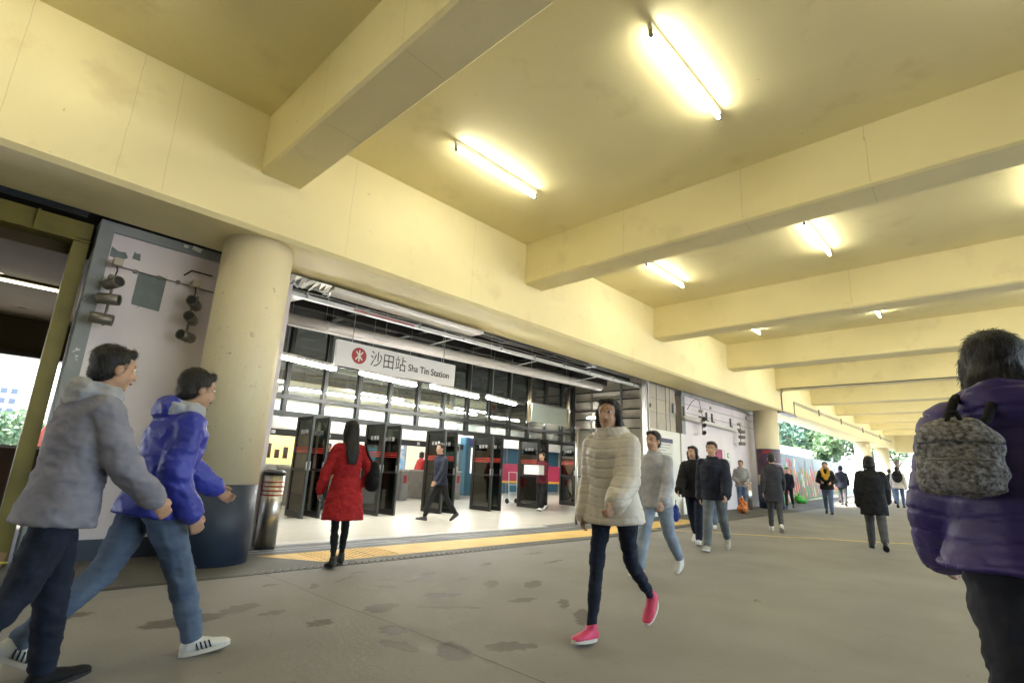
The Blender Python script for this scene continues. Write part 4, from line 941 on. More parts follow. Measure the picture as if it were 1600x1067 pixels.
    for sd, nm in ((1, 0), (-1, 0)):
        ey = MB().ball(hp(.074, sd * .031, .016), .013 * s, .0165 * s, .0085 * s, 12, hR).build("eye", EYEW, root, smooth=True)
        MB().ball(hp(.0835, sd * .031, .016), .0055 * s, .007 * s, .007 * s, 10, hR).build("iris", EYEB, ey, smooth=True)
        MB().caps(hp(.083, sd * .018, .041), hp(.070, sd * .048, .038), .0045 * s, .003 * s, 6).build("eyebrow", HAIRM, root, smooth=True)
    MB().ball(hp(.088, 0, -.055), .008 * s, .022 * s, .0065 * s, 10, hR).build("mouth", LIP, root, smooth=True)
    # hair
    b = MB(); b.ball(hp(-.030, 0, .045), .098 * s, .089 * s, .092 * s, 20, hR); b.ball(hp(-.05, 0, -.01), .068 * s, .080 * s, .08 * s, 16, hR)
    b.caps(hp(.045, -.038, .098), hp(.045, .038, .098), .026 * s, .026 * s)
    if hair == "long":
        b.loft([(hp(-.06, 0, .03), V((.06, 0, 0)) * s, Yv * .085 * s), (hp(-.085, 0, -.10), V((.04, 0, 0)) * s, Yv * .085 * s), (tp(.40, -.13), V((.035, 0, 0)) * s, Yv * .085 * s), (tp(.26, -.14), V((.02, 0, 0)) * s, Yv * .05 * s)], 16)
        for sd in (1, -1): b.caps(hp(-.02, sd * .075, 0), hp(-.05, sd * .08, -.13), .026 * s, .022 * s)
    elif hair == "bob":
        for sd in (1, -1): b.caps(hp(.0, sd * .078, .02), hp(-.01, sd * .08, -.09), .026 * s, .022 * s)
        b.caps(hp(-.07, -.05, -.06), hp(-.07, .05, -.06), .045 * s, .045 * s)
    hr_ = blob(b, "hair", HAIRM, root, min(vox, .010), 4, disp=.012, dscale=.03)
    if vox < .0125:
        rnd = random.Random(int(h * 1000)); me = hr_.data; vs = [v.co.copy() for v in me.vertices]; ns = [Vector(q.vector) for q in me.vertex_normals]
        fs = [tuple(p.vertices) for p in me.polygons]; n0 = len(vs)
        for q in range(2600 if hair == "long" else 1700):
            i = rnd.randrange(n0); nv = ns[i]; t_ = hR @ Vector((-.55 + rnd.uniform(-.3, .3), rnd.uniform(-.3, .3), -1 if hair != "short" else -.6)); t_ = t_ - nv * t_.dot(nv)
            if t_.length < .05: continue
            t_.normalize(); L_ = rnd.uniform(.02, .05) * (1.3 if hair == "long" else .9); w_ = t_.cross(nv) * .0011; a0 = vs[i] + nv * .001; a1 = a0 + t_ * L_ * .5 + nv * rnd.uniform(.001, .006); a2 = a0 + t_ * L_ + nv * rnd.uniform(-.002, .004)
            k = len(vs); vs += [a0 - w_, a0 + w_, a1 + w_, a1 - w_, a2]; fs += [(k, k + 1, k + 2, k + 3), (k + 3, k + 2, k + 4)]
        me2 = bpy.data.meshes.new("hair"); me2.from_pydata([tuple(v) for v in vs], [], fs); me2.materials.append(HAIRM)
        for p in me2.polygons: p.use_smooth = True
        hr_.data = me2
    # trousers
    b = MB(); g = slack
    b.loft([(tp(-.07), U * (.085 + g) * s, Yv * (.13 + g) * s), (tp(.02), U * (.105 + g) * s, Yv * (.155 + g) * s), (tp(.12), U * (.092 + g) * s, Yv * (.13 + g) * s)], 20)
    for sd in (1, -1):
        H_, K, A_, fd, fu = legs[sd]
        b.caps(H_, H_.lerp(K, .5), (.088 + g) * s, (.072 + g) * s); b.caps(H_.lerp(K, .5), K, (.070 + g) * s, (.056 + g) * s)
        b.caps(K, K.lerp(A_, .4), (.055 + g) * s, (.052 + g) * s); b.caps(K.lerp(A_, .4), A_ + (K - A_).normalized() * .02, (.052 + g) * s, (.037 + g * 1.1) * s)
    blob(b, "trousers", legm, root, vox, 5, disp=.016, dscale=.07)
    # shoes
    for sd in (1, -1):
        H_, K, A_, fd, fu = legs[sd]; sv = fd.cross(fu).normalized(); base = A_ - fu * .085 * s
        b = MB(); b.loft([(base - fd * .062 * s + fu * .035 * s, fu * .025 * s, sv * .026 * s), (base - fd * .04 * s + fu * .048 * s, fu * .045 * s, sv * .037 * s), (base + fd * .01 * s + fu * .05 * s, fu * .048 * s, sv * .040 * s),
                          (base + fd * .07 * s + fu * .037 * s, fu * .034 * s, sv * .043 * s), (base + fd * .13 * s + fu * .028 * s, fu * .025 * s, sv * .048 * s), (base + fd * .175 * s + fu * .024 * s, fu * .02 * s, sv * .040 * s), (base + fd * .20 * s + fu * .02 * s, fu * .012 * s, sv * .022 * s)], 16)
        b.caps(base + fu * .06 * s, base + fu * .09 * s - fd * .005, .042 * s, .041 * s); b.caps(base + fu * .055 * s + fd * .02 * s, base + fu * .04 * s + fd * .09 * s, .036 * s, .028 * s)
        sh = blob(b, "shoe", shoem, root, min(vox, .009), 3)
        b = MB(); pts = []
        for q in range(20):
            a = 2 * pi * q / 20; w_ = .047 + .006 * cos(a); pts.append(base + fd * (.068 + .138 * cos(a)) * s + sv * w_ * sin(a) * s)
        b.prism(pts, fu * .022 * s); b.build("sole", solem, root).parent = sh
        if stripes:
            b = MB()
            for q in range(4):
                for e_ in (1, -1):
                    c0 = base + fd * (.015 + q * .022) * s + sv * e_ * .0435 * s
                    b.prism([c0 + fu * .025 * s, c0 + fd * .008 * s + fu * .025 * s, c0 + fd * (-.012 + .008) * s + fu * .065 * s - sv * e_ * .008 * s, c0 - fd * .012 * s + fu * .065 * s - sv * e_ * .008 * s], sv * e_ * .004)
            b.build("side_stripes", NAVYC, root).parent = sh
    # top garment
    b = MB(); g = .022 + puff
    if topm is not None:
        zs = [hem, hem * .5, .02, .12, .25, .38, .455, .50]
        if female: base = [(.150, .190), (.135, .18), (.112, .16), (.095, .132), (.105, .142), (.105, .150), (.080, .122), (.05, .07)]
        else: base = [(.136, .176), (.128, .172), (.110, .16), (.105, .150), (.115, .160), (.118, .168), (.088, .140), (.055, .075)]
        if hem < -.3: base[0] = (.165, .225); base[1] = (.15, .20)
        b.loft([(tp(z_), U * (rx + g) * s, Yv * (ry + g * .9) * s) for z_, (rx, ry) in zip(zs, base)], 24)
        b.loft([(tp(.47, -.005), U * (.075 + g * .6) * s, Yv * (.085 + g * .6) * s), (tp(.545, .0), U * (.062 + g * .5) * s, Yv * (.065 + g * .5) * s)], 18)
        for sd in (1, -1):
            S_, E_, W_, d1, d2 = arms[sd]
            b.caps(S_ - Yv * sd * .012, E_, (.050 + g * .85) * s, (.042 + g) * s); b.caps(E_, W_ - d2 * .015, (.043 + g) * s, (.031 + g * .9) * s)
        if hood: b.ball(tp(.50, -.10), .075 * s, .12 * s, .085 * s)
        if vox < .0125:
            for sd in (1, -1):
                S_, E_, W_, d1, d2 = arms[sd]; cf = MB(); cf.caps(W_ - d2 * .020, W_ - d2 * .002, (.036 + g * .9) * s, (.034 + g * .8) * s)
                blob(cf, "cuff", topm, root, .008, 3, disp=.004, dscale=.05)
        blob(b, top or "jacket", topm, root, vox, 6, disp=.010 if quilt else .022, dscale=.09, quilt=quilt)
    if collar is not None:
        b = MB(); b.loft([(tp(.475, -.005), U * (.082 + g * .7) * s, Yv * (.094 + g * .7) * s), (tp(.565, .0), U * (.075 + g * .6) * s, Yv * (.078 + g * .6) * s)], 18)
        b.ball(tp(.50, -.09), .07 * s, .13 * s, .08 * s); blob(b, "hood", collar, root, vox, 5, disp=.02, dscale=.06)
    if scarf is not None:
        b = MB()
        for q in range(12):
            a = 2 * pi * q / 12; a2 = 2 * pi * (q + 1) / 12
            b.caps(tp(.53, .095 * cos(a), .105 * sin(a)), tp(.53, .095 * cos(a2), .105 * sin(a2)), .035 * s, .035 * s)
        b.caps(tp(.52, .11, .02), tp(.22, .16, .03), .035 * s, .03 * s); blob(b, "scarf", scarf, root, vox, 5, disp=.03, dscale=.04)
    if z is None: z = gz(x)
    root.location = (x, y, z); root.rotation_euler = (0, 0, radians(head))
    return root, arms, tp
def world(root, v): return Matrix.Translation(root.location) @ Matrix.Rotation(root.rotation_euler.z, 4, 'Z') @ v
def rel(root, fx, ly, z): 
    a = root.rotation_euler.z; p = root.location
    return Vector((p.x + fx * cos(a) - ly * sin(a), p.y + fx * sin(a) + ly * cos(a), p.z + z))
WALK2 = dict(lt=-18, lk=24, rt=22, rk=5, lf=-28, rf=8, la=16, ra=-16)
# foreground pair on the left
person("person in bright blue jacket with pale hood and faded jeans, striding right", .86, 3.66, 4, 1.70, dict(lt=-20, lk=26, rt=24, rk=4, lf=-30, rf=6, la=22, ra=-20, le=25, re=40, lean=9, nod=8),
       topm=BLUEC, hood=True, collar=LGREY, legm=JEANS, slack=.018, shoem=SHOEW, solem=SOLEW, stripes=True, vox=.0095, puff=.018, hem=-.10)
person("person in grey jacket and dark jeans walking beside the bright blue jacket", .42, 3.40, 8, 1.66, dict(lt=9, lk=4, rt=-13, rk=22, la=-14, ra=16, lean=6, nod=6),
       topm=cloth('mid_grey_cloth', (.21, .21, .27, 1), (.28, .28, .34, 1)), collar=LGREY, legm=DJEANS, slack=.018, shoem=BLK, vox=.0095, puff=.014, hem=-.14)
# red coat
rc, ra_, _ = person("woman in red knee length coat seen from behind, walking into the station entrance", 3.16, 5.58, 78, 1.58, dict(lt=-4, lk=6, rt=14, rk=10, lf=-8, rf=5, la=8, lo=16, le=6, ra=-22, ro=22, re=70, lean=2),
       top="coat", topm=REDC, hem=-.40, legm=BLK, slack=-.006, female=True, hair="long", vox=.0095, puff=.004)
q = rel(rc, -.10, -.27, .98)
sb = thing("shoulder_bag", "black shoulder bag hanging at the red coated woman's right side", "handbag", tuple(q))
b = MB(); b.ball(q, .07, .10, .17); b.ball(q + Vector((0, 0, -.08)), .08, .12, .10); BG = blob(b, "bag_body", BLK, None, .012, 5, disp=.02, dscale=.05)
for v in BG.data.vertices: v.co -= q
BG.parent = sb
MB().path([q + Vector((0, 0, .12)), rel(rc, -.09, -.20, 1.2), rel(rc, -.05, -.16, 1.34)], .012).build("strap", BLK, sb, smooth=True)
# cream puffer with pink shoes
person("woman in cream puffer jacket, dark leggings and pink shoes in the foreground", 3.42, 2.20, 184, 1.68, dict(lt=-16, lk=34, rt=12, rk=2, lf=-34, rf=6, la=20, le=30, ra=-14, re=30, lean=4, turn=12),
       topm=CREAMC, puff=.030, quilt=.011, legm=DJEANS, slack=-.004, female=True, hair="bob", shoem=SHOEP, solem=SOLEW, vox=.0095, hem=-.12, collar=CREAMC)
person("person in pale grey jacket and light jeans half hidden by the cream puffer jacket", 5.95, 3.22, 182, 1.70, WALK2, topm=LGREY, puff=.012, legm=LJEANS, slack=.02, shoem=SHOEW, solem=SOLEW, vox=.012, hair="short")
person("person in dark plum jacket and pink shoes, farther off behind the cream jacket", 7.95, 4.66, 182, 1.58, dict(lt=14, rt=-18), topm=cloth("plum_cloth", (.07, .035, .09, 1)), legm=BLK, slack=-.004, female=True, hair="long", shoem=SHOEP, solem=SOLEW, vox=.013)
pl_, _, _ = person("person in black jacket and dark jeans with white shoes, left one of the walking pair", 9.35, 4.30, 192, 1.70, dict(lt=16, rt=-14, turn=-10), topm=BLK, puff=.03, legm=DJEANS, slack=.02, shoem=SHOEW, solem=SOLEW, vox=.012, hair="bob", female=True)
person("person in navy jacket, grey jeans and grey shoes, right one of the walking pair", 8.88, 3.74, 192, 1.78, WALK2, topm=NAVYC, puff=.03, legm=cloth("grey_denim", (.10, .12, .14, 1), (.16, .18, .2, 1)), slack=.02, shoem=SHOEG, solem=SOLEW, vox=.012)
q = rel(pl_, -.05, -.36, .48); pb = thing("plastic_bag", "bright blue plastic carrier bag hanging between the walking pair", "bag", tuple(q))
b = MB(); b.ball(q, .10, .07, .16); o_ = blob(b, "bag_body", mat("blue_plastic", (.03, .08, .5, 1), .4, bump=.6, bscale=30), None, .014, 3, disp=.03, dscale=.05)
for v in o_.data.vertices: v.co -= q
o_.parent = pb; MB().path([q + Vector((0, 0, .14)), q + Vector((.02, 0, .24))], .008).build("handle", bpy.data.materials["blue_plastic"], pb)
person("person in slate jacket and blue jeans behind the walking pair", 12.1, 5.15, 186, 1.62, dict(lt=15, rt=-18), topm=cloth("slate_cloth", (.12, .13, .16, 1)), legm=JEANS, shoem=SHOEW, solem=SOLEW, vox=.014)
# man at the wall
person("man in grey hooded top and jeans standing against the far pink wall", 18.0, 6.66, 205, 1.62, dict(lt=3, lk=2, rt=-3, rk=2, lf=0, rf=0, la=0, ra=0, lo=12, ro=12, le=62, re=62, lean=0, turn=-15, **{'in': 28}),
       topm=HOODIE, hood=True, puff=.015, legm=JEANS, slack=.02, shoem=SHOEW, solem=SOLEW, vox=.014, group="people standing still")
ob = thing("striped_bag", "orange and black bag lying at the feet of the man at the far pink wall", "bag", (17.25, 6.40, gz(17.2)))
z = gz(17.2); b = MB(); b.ball((17.15, 6.36, z + .13), .22, .16, .13).ball((17.38, 6.42, z + .24), .15, .13, .15).ball((17.45, 6.5, z + .38), .09, .08, .1)
OM = mat("orange_black_print", (.75, .20, .02, 1), .5, var=1, vscale=11, col2=(.05, .015, .01, 1)); o_ = blob(b, "bag_body", OM, None, .015, 3, disp=.04, dscale=.06)
for v in o_.data.vertices: v.co -= ob.location
o_.parent = ob
# middle distance
person("person in long charcoal coat and grey trousers with white shoes, before the second round column", 12.85, 4.06, 20, 1.70, dict(lt=14, rt=-12), topm=DGREY, hem=-.30, legm=GREYC, shoem=SHOEW, solem=SOLEW, vox=.013, hair="short")
person("person in dark clothes with bent arms, walking beside the near end of the mural", 21.6, 6.30, 190, 1.50, WALK2, topm=NAVYC, legm=BLK, vox=.018)
ym, _, _ = person("man in black jacket with mustard yellow chest walking towards the camera", 20.0, 4.66, 190, 1.66, dict(lt=14, rt=-12, la=-5, ra=5, le=75, re=70, lo=14, ro=14, **{'in': 30}), topm=BLK, puff=.02, legm=JEANS, slack=.02, vox=.014)
b = MB(); 
for sd in (1, -1): b.caps(Vector((.155, sd * .10, 1.36)), Vector((.175, sd * .02, 1.10)), .045, .04); b.caps(Vector((.10, sd * .08, 1.44)), Vector((.155, sd * .09, 1.33)), .04, .04)
b.caps(Vector((.165, -.08, 1.20)), Vector((.165, .08, 1.22)), .045, .05); blob(b, "chest_panel", YELC, ym, .014, 3, disp=.02)
person("man in navy suit jacket and grey trousers walking away beside the mural", 26.0, 5.48, 8, 1.66, dict(), topm=NAVYC, hem=-.16, legm=GREYC, vox=.02)
person("person in black jacket just left of the man in the navy suit jacket, walking away", 28.6, 6.05, 5, 1.62, WALK2, topm=DGREY, legm=BLK, vox=.022)
person("person in long black coat and grey trousers walking away in the right middle distance", 11.45, 1.96, 12, 1.63, dict(lt=20, rt=-18, la=-14, ra=14), topm=BLK, hem=-.28, puff=.03, legm=GREYC, slack=.02, vox=.012, hair="bob", top="coat")
person("person in dark jacket and blue jeans far down the hall by the third column", 31.5, 4.6, 10, 1.62, dict(), topm=BLK, legm=JEANS, vox=.022)
bk_, _, _ = person("person in cream jacket and blue jeans carrying a black backpack far down the hall", 27.3, 3.72, 5, 1.70, WALK2, topm=CREAMC, puff=.03, legm=JEANS, slack=.01, vox=.018)
q = rel(bk_, -.25, 0, 1.24); bp2 = thing("backpack", "round black backpack worn on the cream jacket far down the hall", "backpack", tuple(q)); b = MB(); b.ball(q, .13, .19, .25); b.ball(q + Vector((-.08, 0, -.08)), .08, .13, .13)
o_ = blob(b, "pack_body", BLK, None, .018, 3, disp=.02)
for v in o_.data.vertices: v.co -= q
o_.parent = bp2
for sd in (1, -1): MB().path([rel(bk_, -.14, sd * .11, 1.38), rel(bk_, .0, sd * .12, 1.47), rel(bk_, .12, sd * .12, 1.36)], .022).build("strap", BLK, bp2)
person("person in black top and trousers just right of the black backpack, far down the hall", 30.8, 3.15, 5, 1.64, dict(), topm=BLK, legm=NAVYC, vox=.022)
rw, _, _ = person("person in navy jacket and pale jeans beside the purple jacket's elbow, walking away", 21.5, 2.22, 5, 1.62, dict(), topm=NAVYC, legm=LJEANS, slack=.012, vox=.016, hair="long", female=True)
q = rel(rw, .0, .30, .62); hbg = thing("handbag", "dark red handbag with long straps swinging beside the pale jeans", "handbag", tuple(q)); b = MB(); b.ball(q, .16, .07, .13); o_ = blob(b, "bag_body", MAROON, None, .015, 3, disp=.02)
for v in o_.data.vertices: v.co -= q
o_.parent = hbg; MB().path([q + Vector((-.1, 0, .08)), rel(rw, -.03, .26, 1.0), q + Vector((.1, 0, .08))], .012).build("strap", MAROON, hbg)
# purple jacket foreground
pu, _, put = person("woman in purple puffer jacket seen from behind at the right edge", 2.43, .01, 4, 1.67, dict(lt=-14, lk=20, rt=16, rk=6, lf=-24, rf=6, la=12, le=30, ra=-10, re=30, lo=10, ro=10, lean=3),
       topm=PURPC, puff=.045, quilt=.013, hood=True, collar=PURPC, legm=mat("black_navy_trousers", (.010, .012, .026, 1), .7, var=.3, vscale=6, bump=.4, bscale=12), slack=.012, female=True, hair="bob", vox=.0095, hem=-.03)
q = world(pu, put(.31, -.25, .14)); tb = thing("tweed_bag", "soft grey and silver patterned rucksack on the back of the purple jacket", "rucksack", tuple(q))
def L3(x_, y_, z_): return world(pu, put(.31 + z_ * .86, -.25 + x_ * .86, .14 + y_ * .86))
b = MB(); b.loft([(L3(0, 0, z_), L3(r1, 0, z_) - L3(0, 0, z_), L3(0, r2, z_) - L3(0, 0, z_)) for z_, r1, r2 in ((-.135, .05, .09), (-.12, .075, .125), (-.05, .085, .135), (.04, .080, .125), (.10, .060, .10), (.135, .03, .06))], 24)
b.loft([(L3(-.055, 0, z_), L3(r1, 0, z_) - L3(0, 0, z_), L3(0, r2, z_) - L3(0, 0, z_)) for z_, r1, r2 in ((-.125, .03, .07), (-.10, .05, .095), (-.03, .055, .10), (.0, .035, .085))], 20)
o_ = blob(b, "bag_body", TWEED, None, .006, 3, disp=.016, dscale=.06)
for v in o_.data.vertices:
    k = noise.noise(Vector((v.co.x * 14, v.co.y * 22, v.co.z * 9))); v.co = (v.co - q) * (1 + .05 * (.4 - abs(k) * 2))
o_.parent = tb
b = MB(); b.loft([(L3(-.01, 0, z_), L3(r1, 0, z_) - L3(0, 0, z_), L3(0, r2, z_) - L3(0, 0, z_)) for z_, r1, r2 in ((.05, .088, .13), (.09, .078, .118), (.13, .05, .08), (.15, .02, .04))], 24)
fl_ = blob(b, "flap", TWEED, None, .006, 3, disp=.010, dscale=.06)
for v in fl_.data.vertices: v.co -= q
fl_.parent = tb
MB().path([L3(-.05, -.02, .13), L3(-.06, -.01, .16), L3(-.05, .01, .16), L3(-.05, .02, .13)], .007).build("carry_loop", BLK, tb, smooth=True)
MB().path([L3(-.115, -.09, -.02), L3(-.12, 0, -.015), L3(-.115, .09, -.02)], .004).build("zip", STEELD, tb, smooth=True)
for y_ in (-.07, .03): MB().path([L3(.03, y_, .12), world(pu, put(.44, -.205, .125 + y_)), world(pu, put(.51, -.15, .10 + y_)), world(pu, put(.545, -.03, .09 + y_)), world(pu, put(.50, .13, .09 + y_))], .014).build("strap", BLK, tb, smooth=True)
# people inside the station
G2 = "people inside the station"
mbx, _, _ = person("person in maroon jacket carrying a white box through the right hand doors", 11.85, 10.0, 185, 1.64, dict(lt=16, rt=-14, la=15, ra=15, le=70, re=70, **{'in': 4}), topm=MAROON, legm=BLK, shoem=SHOEW, vox=.014, group=G2)
q = rel(mbx, .42, 0, 1.12); wb_ = thing("white_box", "plain white box carried in front of the maroon jacket inside the doors", "box", tuple(q)); MB().obox(q, .26, .52, .26, rz=radians(185)).build("box_body", WHITE, wb_, bev=.006)
person("person in dark navy clothes stepping past the middle glass doors", 7.5, 9.25, 175, 1.68, WALK2, topm=NAVYC, legm=BLK, vox=.014, group=G2)
person("person in bright red jacket passing behind the ticket gates", 12.05, 16.1, 0, 1.64, dict(), topm=mat("bright_red_cloth", (.55, .03, .03, 1), .6), legm=BLK, vox=.018, hair="bob", group=G2)
person("person in grey top standing behind the ticket gates, left of the one in black", 10.9, 17.3, 230, 1.68, dict(lt=0, rt=0, lk=0, rk=0, lf=0, rf=0), topm=HOODIE, legm=BLK, vox=.02, group=G2)
person("person in black top standing behind the ticket gates, beside the one in grey", 11.6, 17.3, 250, 1.68, dict(lt=0, rt=0, lk=0, rk=0, lf=0, rf=0), topm=BLK, legm=GREYC, vox=.02, group=G2)
person("person in maroon sweater beyond the first open doors", 7.35, 14.2, 260, 1.66, dict(lt=0, rt=0, lk=0, rk=0, lf=0, rf=0), topm=MAROON, legm=BLK, vox=.018, group=G2)
person("dark silhouetted person standing in the side passage by the window", -.02, 9.3, 300, 1.60, dict(lt=0, rt=0, lk=0, rk=0, lf=0, rf=0), topm=BLK, puff=.02, legm=BLK, vox=.014, group="people standing still", z=0)

person("person in pale shirt and dark trousers beyond the ticket gates, near the service booth", 9.3, 18.2, 200, 1.66, WALK2, topm=WHITEC, legm=BLK, vox=.02, group=G2)
person("person in dark red coat just inside the first pair of open doors", 6.25, 12.6, 100, 1.64, dict(), top="coat", topm=MAROON, hem=-.28, legm=BLK, vox=.015, hair="bob", female=True, group=G2)
person("person in brown jacket walking just outside the last dark glass door", 13.6, 9.6, 185, 1.66, WALK2, topm=cloth("brown_cloth", (.10, .055, .03, 1)), legm=BLK, vox=.014, group=G2)


# ------------------------------------------------------------------ outside: trees, parapet, towers
def leaf_mat(name, c, c2):
    m = mat(name, c, .55, var=.5, vscale=1.1, col2=c2); n = m.node_tree.nodes; l = m.node_tree.links
    b = n["Principled BSDF"]; t = n.new("ShaderNodeBsdfTranslucent"); x = n.new("ShaderNodeMixShader"); x.inputs[0].default_value = .3
    l.new(b.inputs["Base Color"].links[0].from_socket, t.inputs[0]); l.new(b.outputs[0], x.inputs[1]); l.new(t.outputs[0], x.inputs[2])
    l.new(x.outputs[0], n["Material Output"].inputs[0]); return m
LEAF = [leaf_mat("leaf_green", (.10, .17, .08, 1), (.15, .23, .12, 1)), leaf_mat("leaf_blue_green", (.09, .17, .12, 1), (.14, .23, .17, 1)), leaf_mat("leaf_autumn", (.10, .075, .03, 1), (.16, .10, .04, 1))]
BARK = mat("bark", (.11, .08, .055, 1), .9, var=.4, vscale=5, bump=.4)
def tree(x, y, z, h, r, seed, lm, label, n_leaf=2600, ls=.16):
    rnd = random.Random(seed); t = thing("broadleaf_tree", label, "tree", (x, y, z))
    b = MB(); P0 = Vector((x, y, z)); top = P0 + Vector((rnd.uniform(-.3, .3), rnd.uniform(-.3, .3), h * .55))
    b.cyl(P0 - Vector((0, 0, .3)), P0 + (top - P0) * .5, h * .028, h * .020, 10); b.cyl(P0 + (top - P0) * .5, top, h * .020, h * .012, 10)
    cl = []
    for k in range(11):
        a = 2 * pi * k / 11 + rnd.uniform(-.3, .3); s = P0 + (top - P0) * rnd.uniform(.45, 1)
        e_ = P0 + Vector((cos(a) * r * rnd.uniform(.4, .95), sin(a) * r * rnd.uniform(.4, .95), h * rnd.uniform(.45, .95)))
        mid = (s + e_) / 2 + Vector((0, 0, .06 * h)); b.cyl(s, mid, h * .010, h * .007, 6); b.cyl(mid, e_, h * .007, h * .002, 6)
        cl += [(e_, r * rnd.uniform(.25, .42)), (mid, r * rnd.uniform(.2, .35))]
        for q in range(2): cl.append((e_ + Vector((rnd.uniform(-1, 1), rnd.uniform(-1, 1), rnd.uniform(-.6, .8))) * r * .3, r * rnd.uniform(.15, .28)))
    b.build("trunk", BARK, t)
    f = MB()
    for k in range(n_leaf):
        c, rr = rnd.choice(cl); d = Vector((rnd.gauss(0, 1), rnd.gauss(0, 1), rnd.gauss(0, 1) * .75)); d = d.normalized() * rr * rnd.uniform(.45, 1.05); p = c + d
        u = Vector((rnd.gauss(0, 1), rnd.gauss(0, 1), rnd.gauss(0, .6))).normalized(); v = u.cross(Vector((rnd.gauss(0, 1), rnd.gauss(0, 1), rnd.gauss(0, 1)))).normalized()
        s = ls * rnd.uniform(.7, 1.5); f.v += [p - u * s, p + v * s * .5, p + u * s, p - v * s * .5]; q = len(f.v); f.f.append((q - 4, q - 3, q - 2, q - 1))
    me = bpy.data.meshes.new("crown"); me.from_pydata([tuple(v - t.location) for v in f.v], [], f.f); me.materials.append(lm)
    o = bpy.data.objects.new("crown", me); C.objects.link(o); o.parent = t
    return t
TR = [(44, 15.5, 8.5, 4.2, 1, "broad blue green tree just right of the second round column beyond the mural"), (50, 14.2, 8, 3.6, 1, "blue green tree in the middle of the gap beyond the mural"),
      (56, 13.2, 7, 3.2, 0, "round bushy tree before the third column beyond the mural"), (46, 12.0, 5.0, 2.6, 0, "low leafy bush tree close behind the mural by the third column"),
      (68, 20, 14, 6, 1, "tall tree behind the others beyond the mural"), (62, 24, 13, 6, 0, "far tall tree at the left of the gap beyond the mural"),
      (76, 16, 12, 5, 0, "far tree at the right of the gap beyond the mural"), (64, 8.5, 7.5, 3.6, 0, "leafy tree beyond the far end of the hall, left one"),
      (70, 5.5, 8, 4, 1, "leafy tree beyond the far end of the hall, middle one"), (72, 1.5, 8, 4, 0, "leafy tree beyond the far end of the hall, right one"), (84, -3, 11, 5, 1, "tall tree far beyond the hall end, rightmost")]
for i, (x, y, h, r, k, lb) in enumerate(TR): tree(x, y, gz(x), h, r, 60 + i, LEAF[k], lb, 3600, .20)
tree(-3.3, 27, 0, 7.2, 3.4, 91, LEAF[2], "brownish green tree outside the side passage window", 4200, .13)
tree(-8, 31, 0, 7.5, 3.6, 92, LEAF[0], "green tree outside the window at the far left edge", 2500, .18)
for i, x in enumerate((-12, -4, 3, 10, 18)):
    tree(x, 62 + i, 0, 3.6 + i % 2, 3.6, 95 + i, LEAF[i % 2], "distant dark tree beyond the passage window, %s from the left" % ["first", "second", "third", "fourth", "fifth"][i], 1800, .3)
def tower(x, y, w, h, c, label):
    t = thing("tower_block", label, "building", (x, y, 0))
    MB().box(x - w / 2, x + w / 2, y - w / 2, y + w / 2, 0, h).build("wall", mat("tower_wall", c, .8), t)
    MB().box(x - w / 5, x + w / 5, y - w / 5, y + w / 5, h, h + 4).build("roof_house", mat("tower_roof", c, .8), t)
    m_ = mat("tower_window", (.10, .12, .16, 1), .3); nf = int(h / 6)
    for c_ in range(4):
        for k in range(nf): MB().box(x - w / 2 + w * (.08 + .235 * c_), x - w / 2 + w * (.22 + .235 * c_), y - w / 2 - .2, y - w / 2, 4 + k * 6, 7 + k * 6).build("window", m_, t)
    return t
tower(-14, 420, 22, 33, (.35, .38, .42, 1), "pale distant tower block seen through the passage window, left one")
tower(12, 450, 20, 41, (.38, .41, .45, 1), "pale distant tower block seen through the passage window, middle one")
tower(42, 400, 20, 28, (.36, .38, .40, 1), "pale distant tower block seen through the passage window, right one")
rs = thing("red_canopy", "dark red sloping hoarding outside the passage window", "hoarding", (1.6, 17, 0))
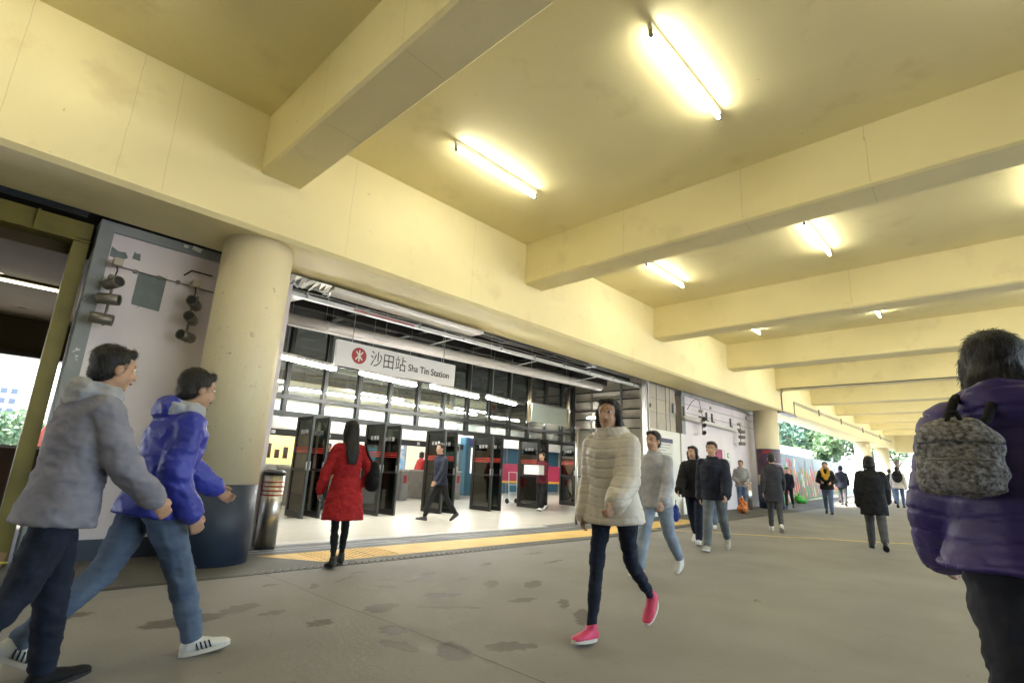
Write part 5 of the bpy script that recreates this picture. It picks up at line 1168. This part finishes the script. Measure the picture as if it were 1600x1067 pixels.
MB().prism([(.95, 17, .3), (2.4, 17, .3), (2.4, 17, 2.25), (1.62, 17, 2.2)], (0, .1, 0)).build("panel", mat("dark_red_panel", (.16, .02, .015, 1), .5, var=.4, vscale=3), rs)
MB().box(.9, 2.5, 16.95, 17, .25, .33).build("base_rail", DARK, rs)
pw_ = thing("white_parapet", "long pale parapet wall of a walkway behind the mural", "parapet", (50, 12, 2))
a = Vector((30, 10.5, 0)); c = Vector((62, 11.6, 0))
b = MB(); b.add([a + Vector((0, 0, 2.1)), c + Vector((0, 0, 2.6)), c + Vector((0, 0, 3.8)), a + Vector((0, 0, 3.35)), a + Vector((0, .3, 2.1)), c + Vector((0, .3, 2.6)), c + Vector((0, .3, 3.8)), a + Vector((0, .3, 3.35))],
      [(0, 1, 2, 3), (5, 4, 7, 6), (3, 2, 6, 7), (0, 4, 5, 1), (0, 3, 7, 4), (1, 5, 6, 2)]); b.build("parapet_wall", mat("pale_render", (.8, .8, .8, 1), .7), pw_)
for k in range(6):
    q = a + (c - a) * (k / 5); MB().cyl((q.x, q.y + .15, gz(q.x) - .1), (q.x, q.y + .15, 2.4 + .1 * k), .15).build("pier", WHITE, pw_)
bl = thing("net_barrier", "hanging wires and netting under the far end of the ceiling", "netting", (46.6, 3, 3))
b = MB()
for k in range(14): y = 5.6 - k * .9; b.path([(46.6, y, 3.6), (46.6 + random.uniform(-.1, .1), y + random.uniform(-.15, .15), 3.0 - .25 * (k % 3))], .012, 5)
for z in (3.35, 3.1): b.path([(46.6, 5.7 - k * 1.5, z + .05 * (k % 2)) for k in range(9)], .014, 5)
b.build("wire", RUBBER, bl)
gb = thing("green_bundle", "small bright green bag lying at the foot of the mural", "bag", (25.5, 7.1, gz(25.5)))
z = gz(25.5); MB().ball((25.5, 7.05, z + .17), .24, .18, .17).ball((25.8, 6.95, z + .10), .16, .14, .10).build("sack", mat("green_plastic", (.05, .42, .04, 1), .4, var=.4, vscale=9, bump=.6, bscale=18), gb, smooth=True)
MB().ball((25.5, 7.05, z + .36), .05, .05, .06).build("knot", bpy.data.materials["green_plastic"], gb, smooth=True)
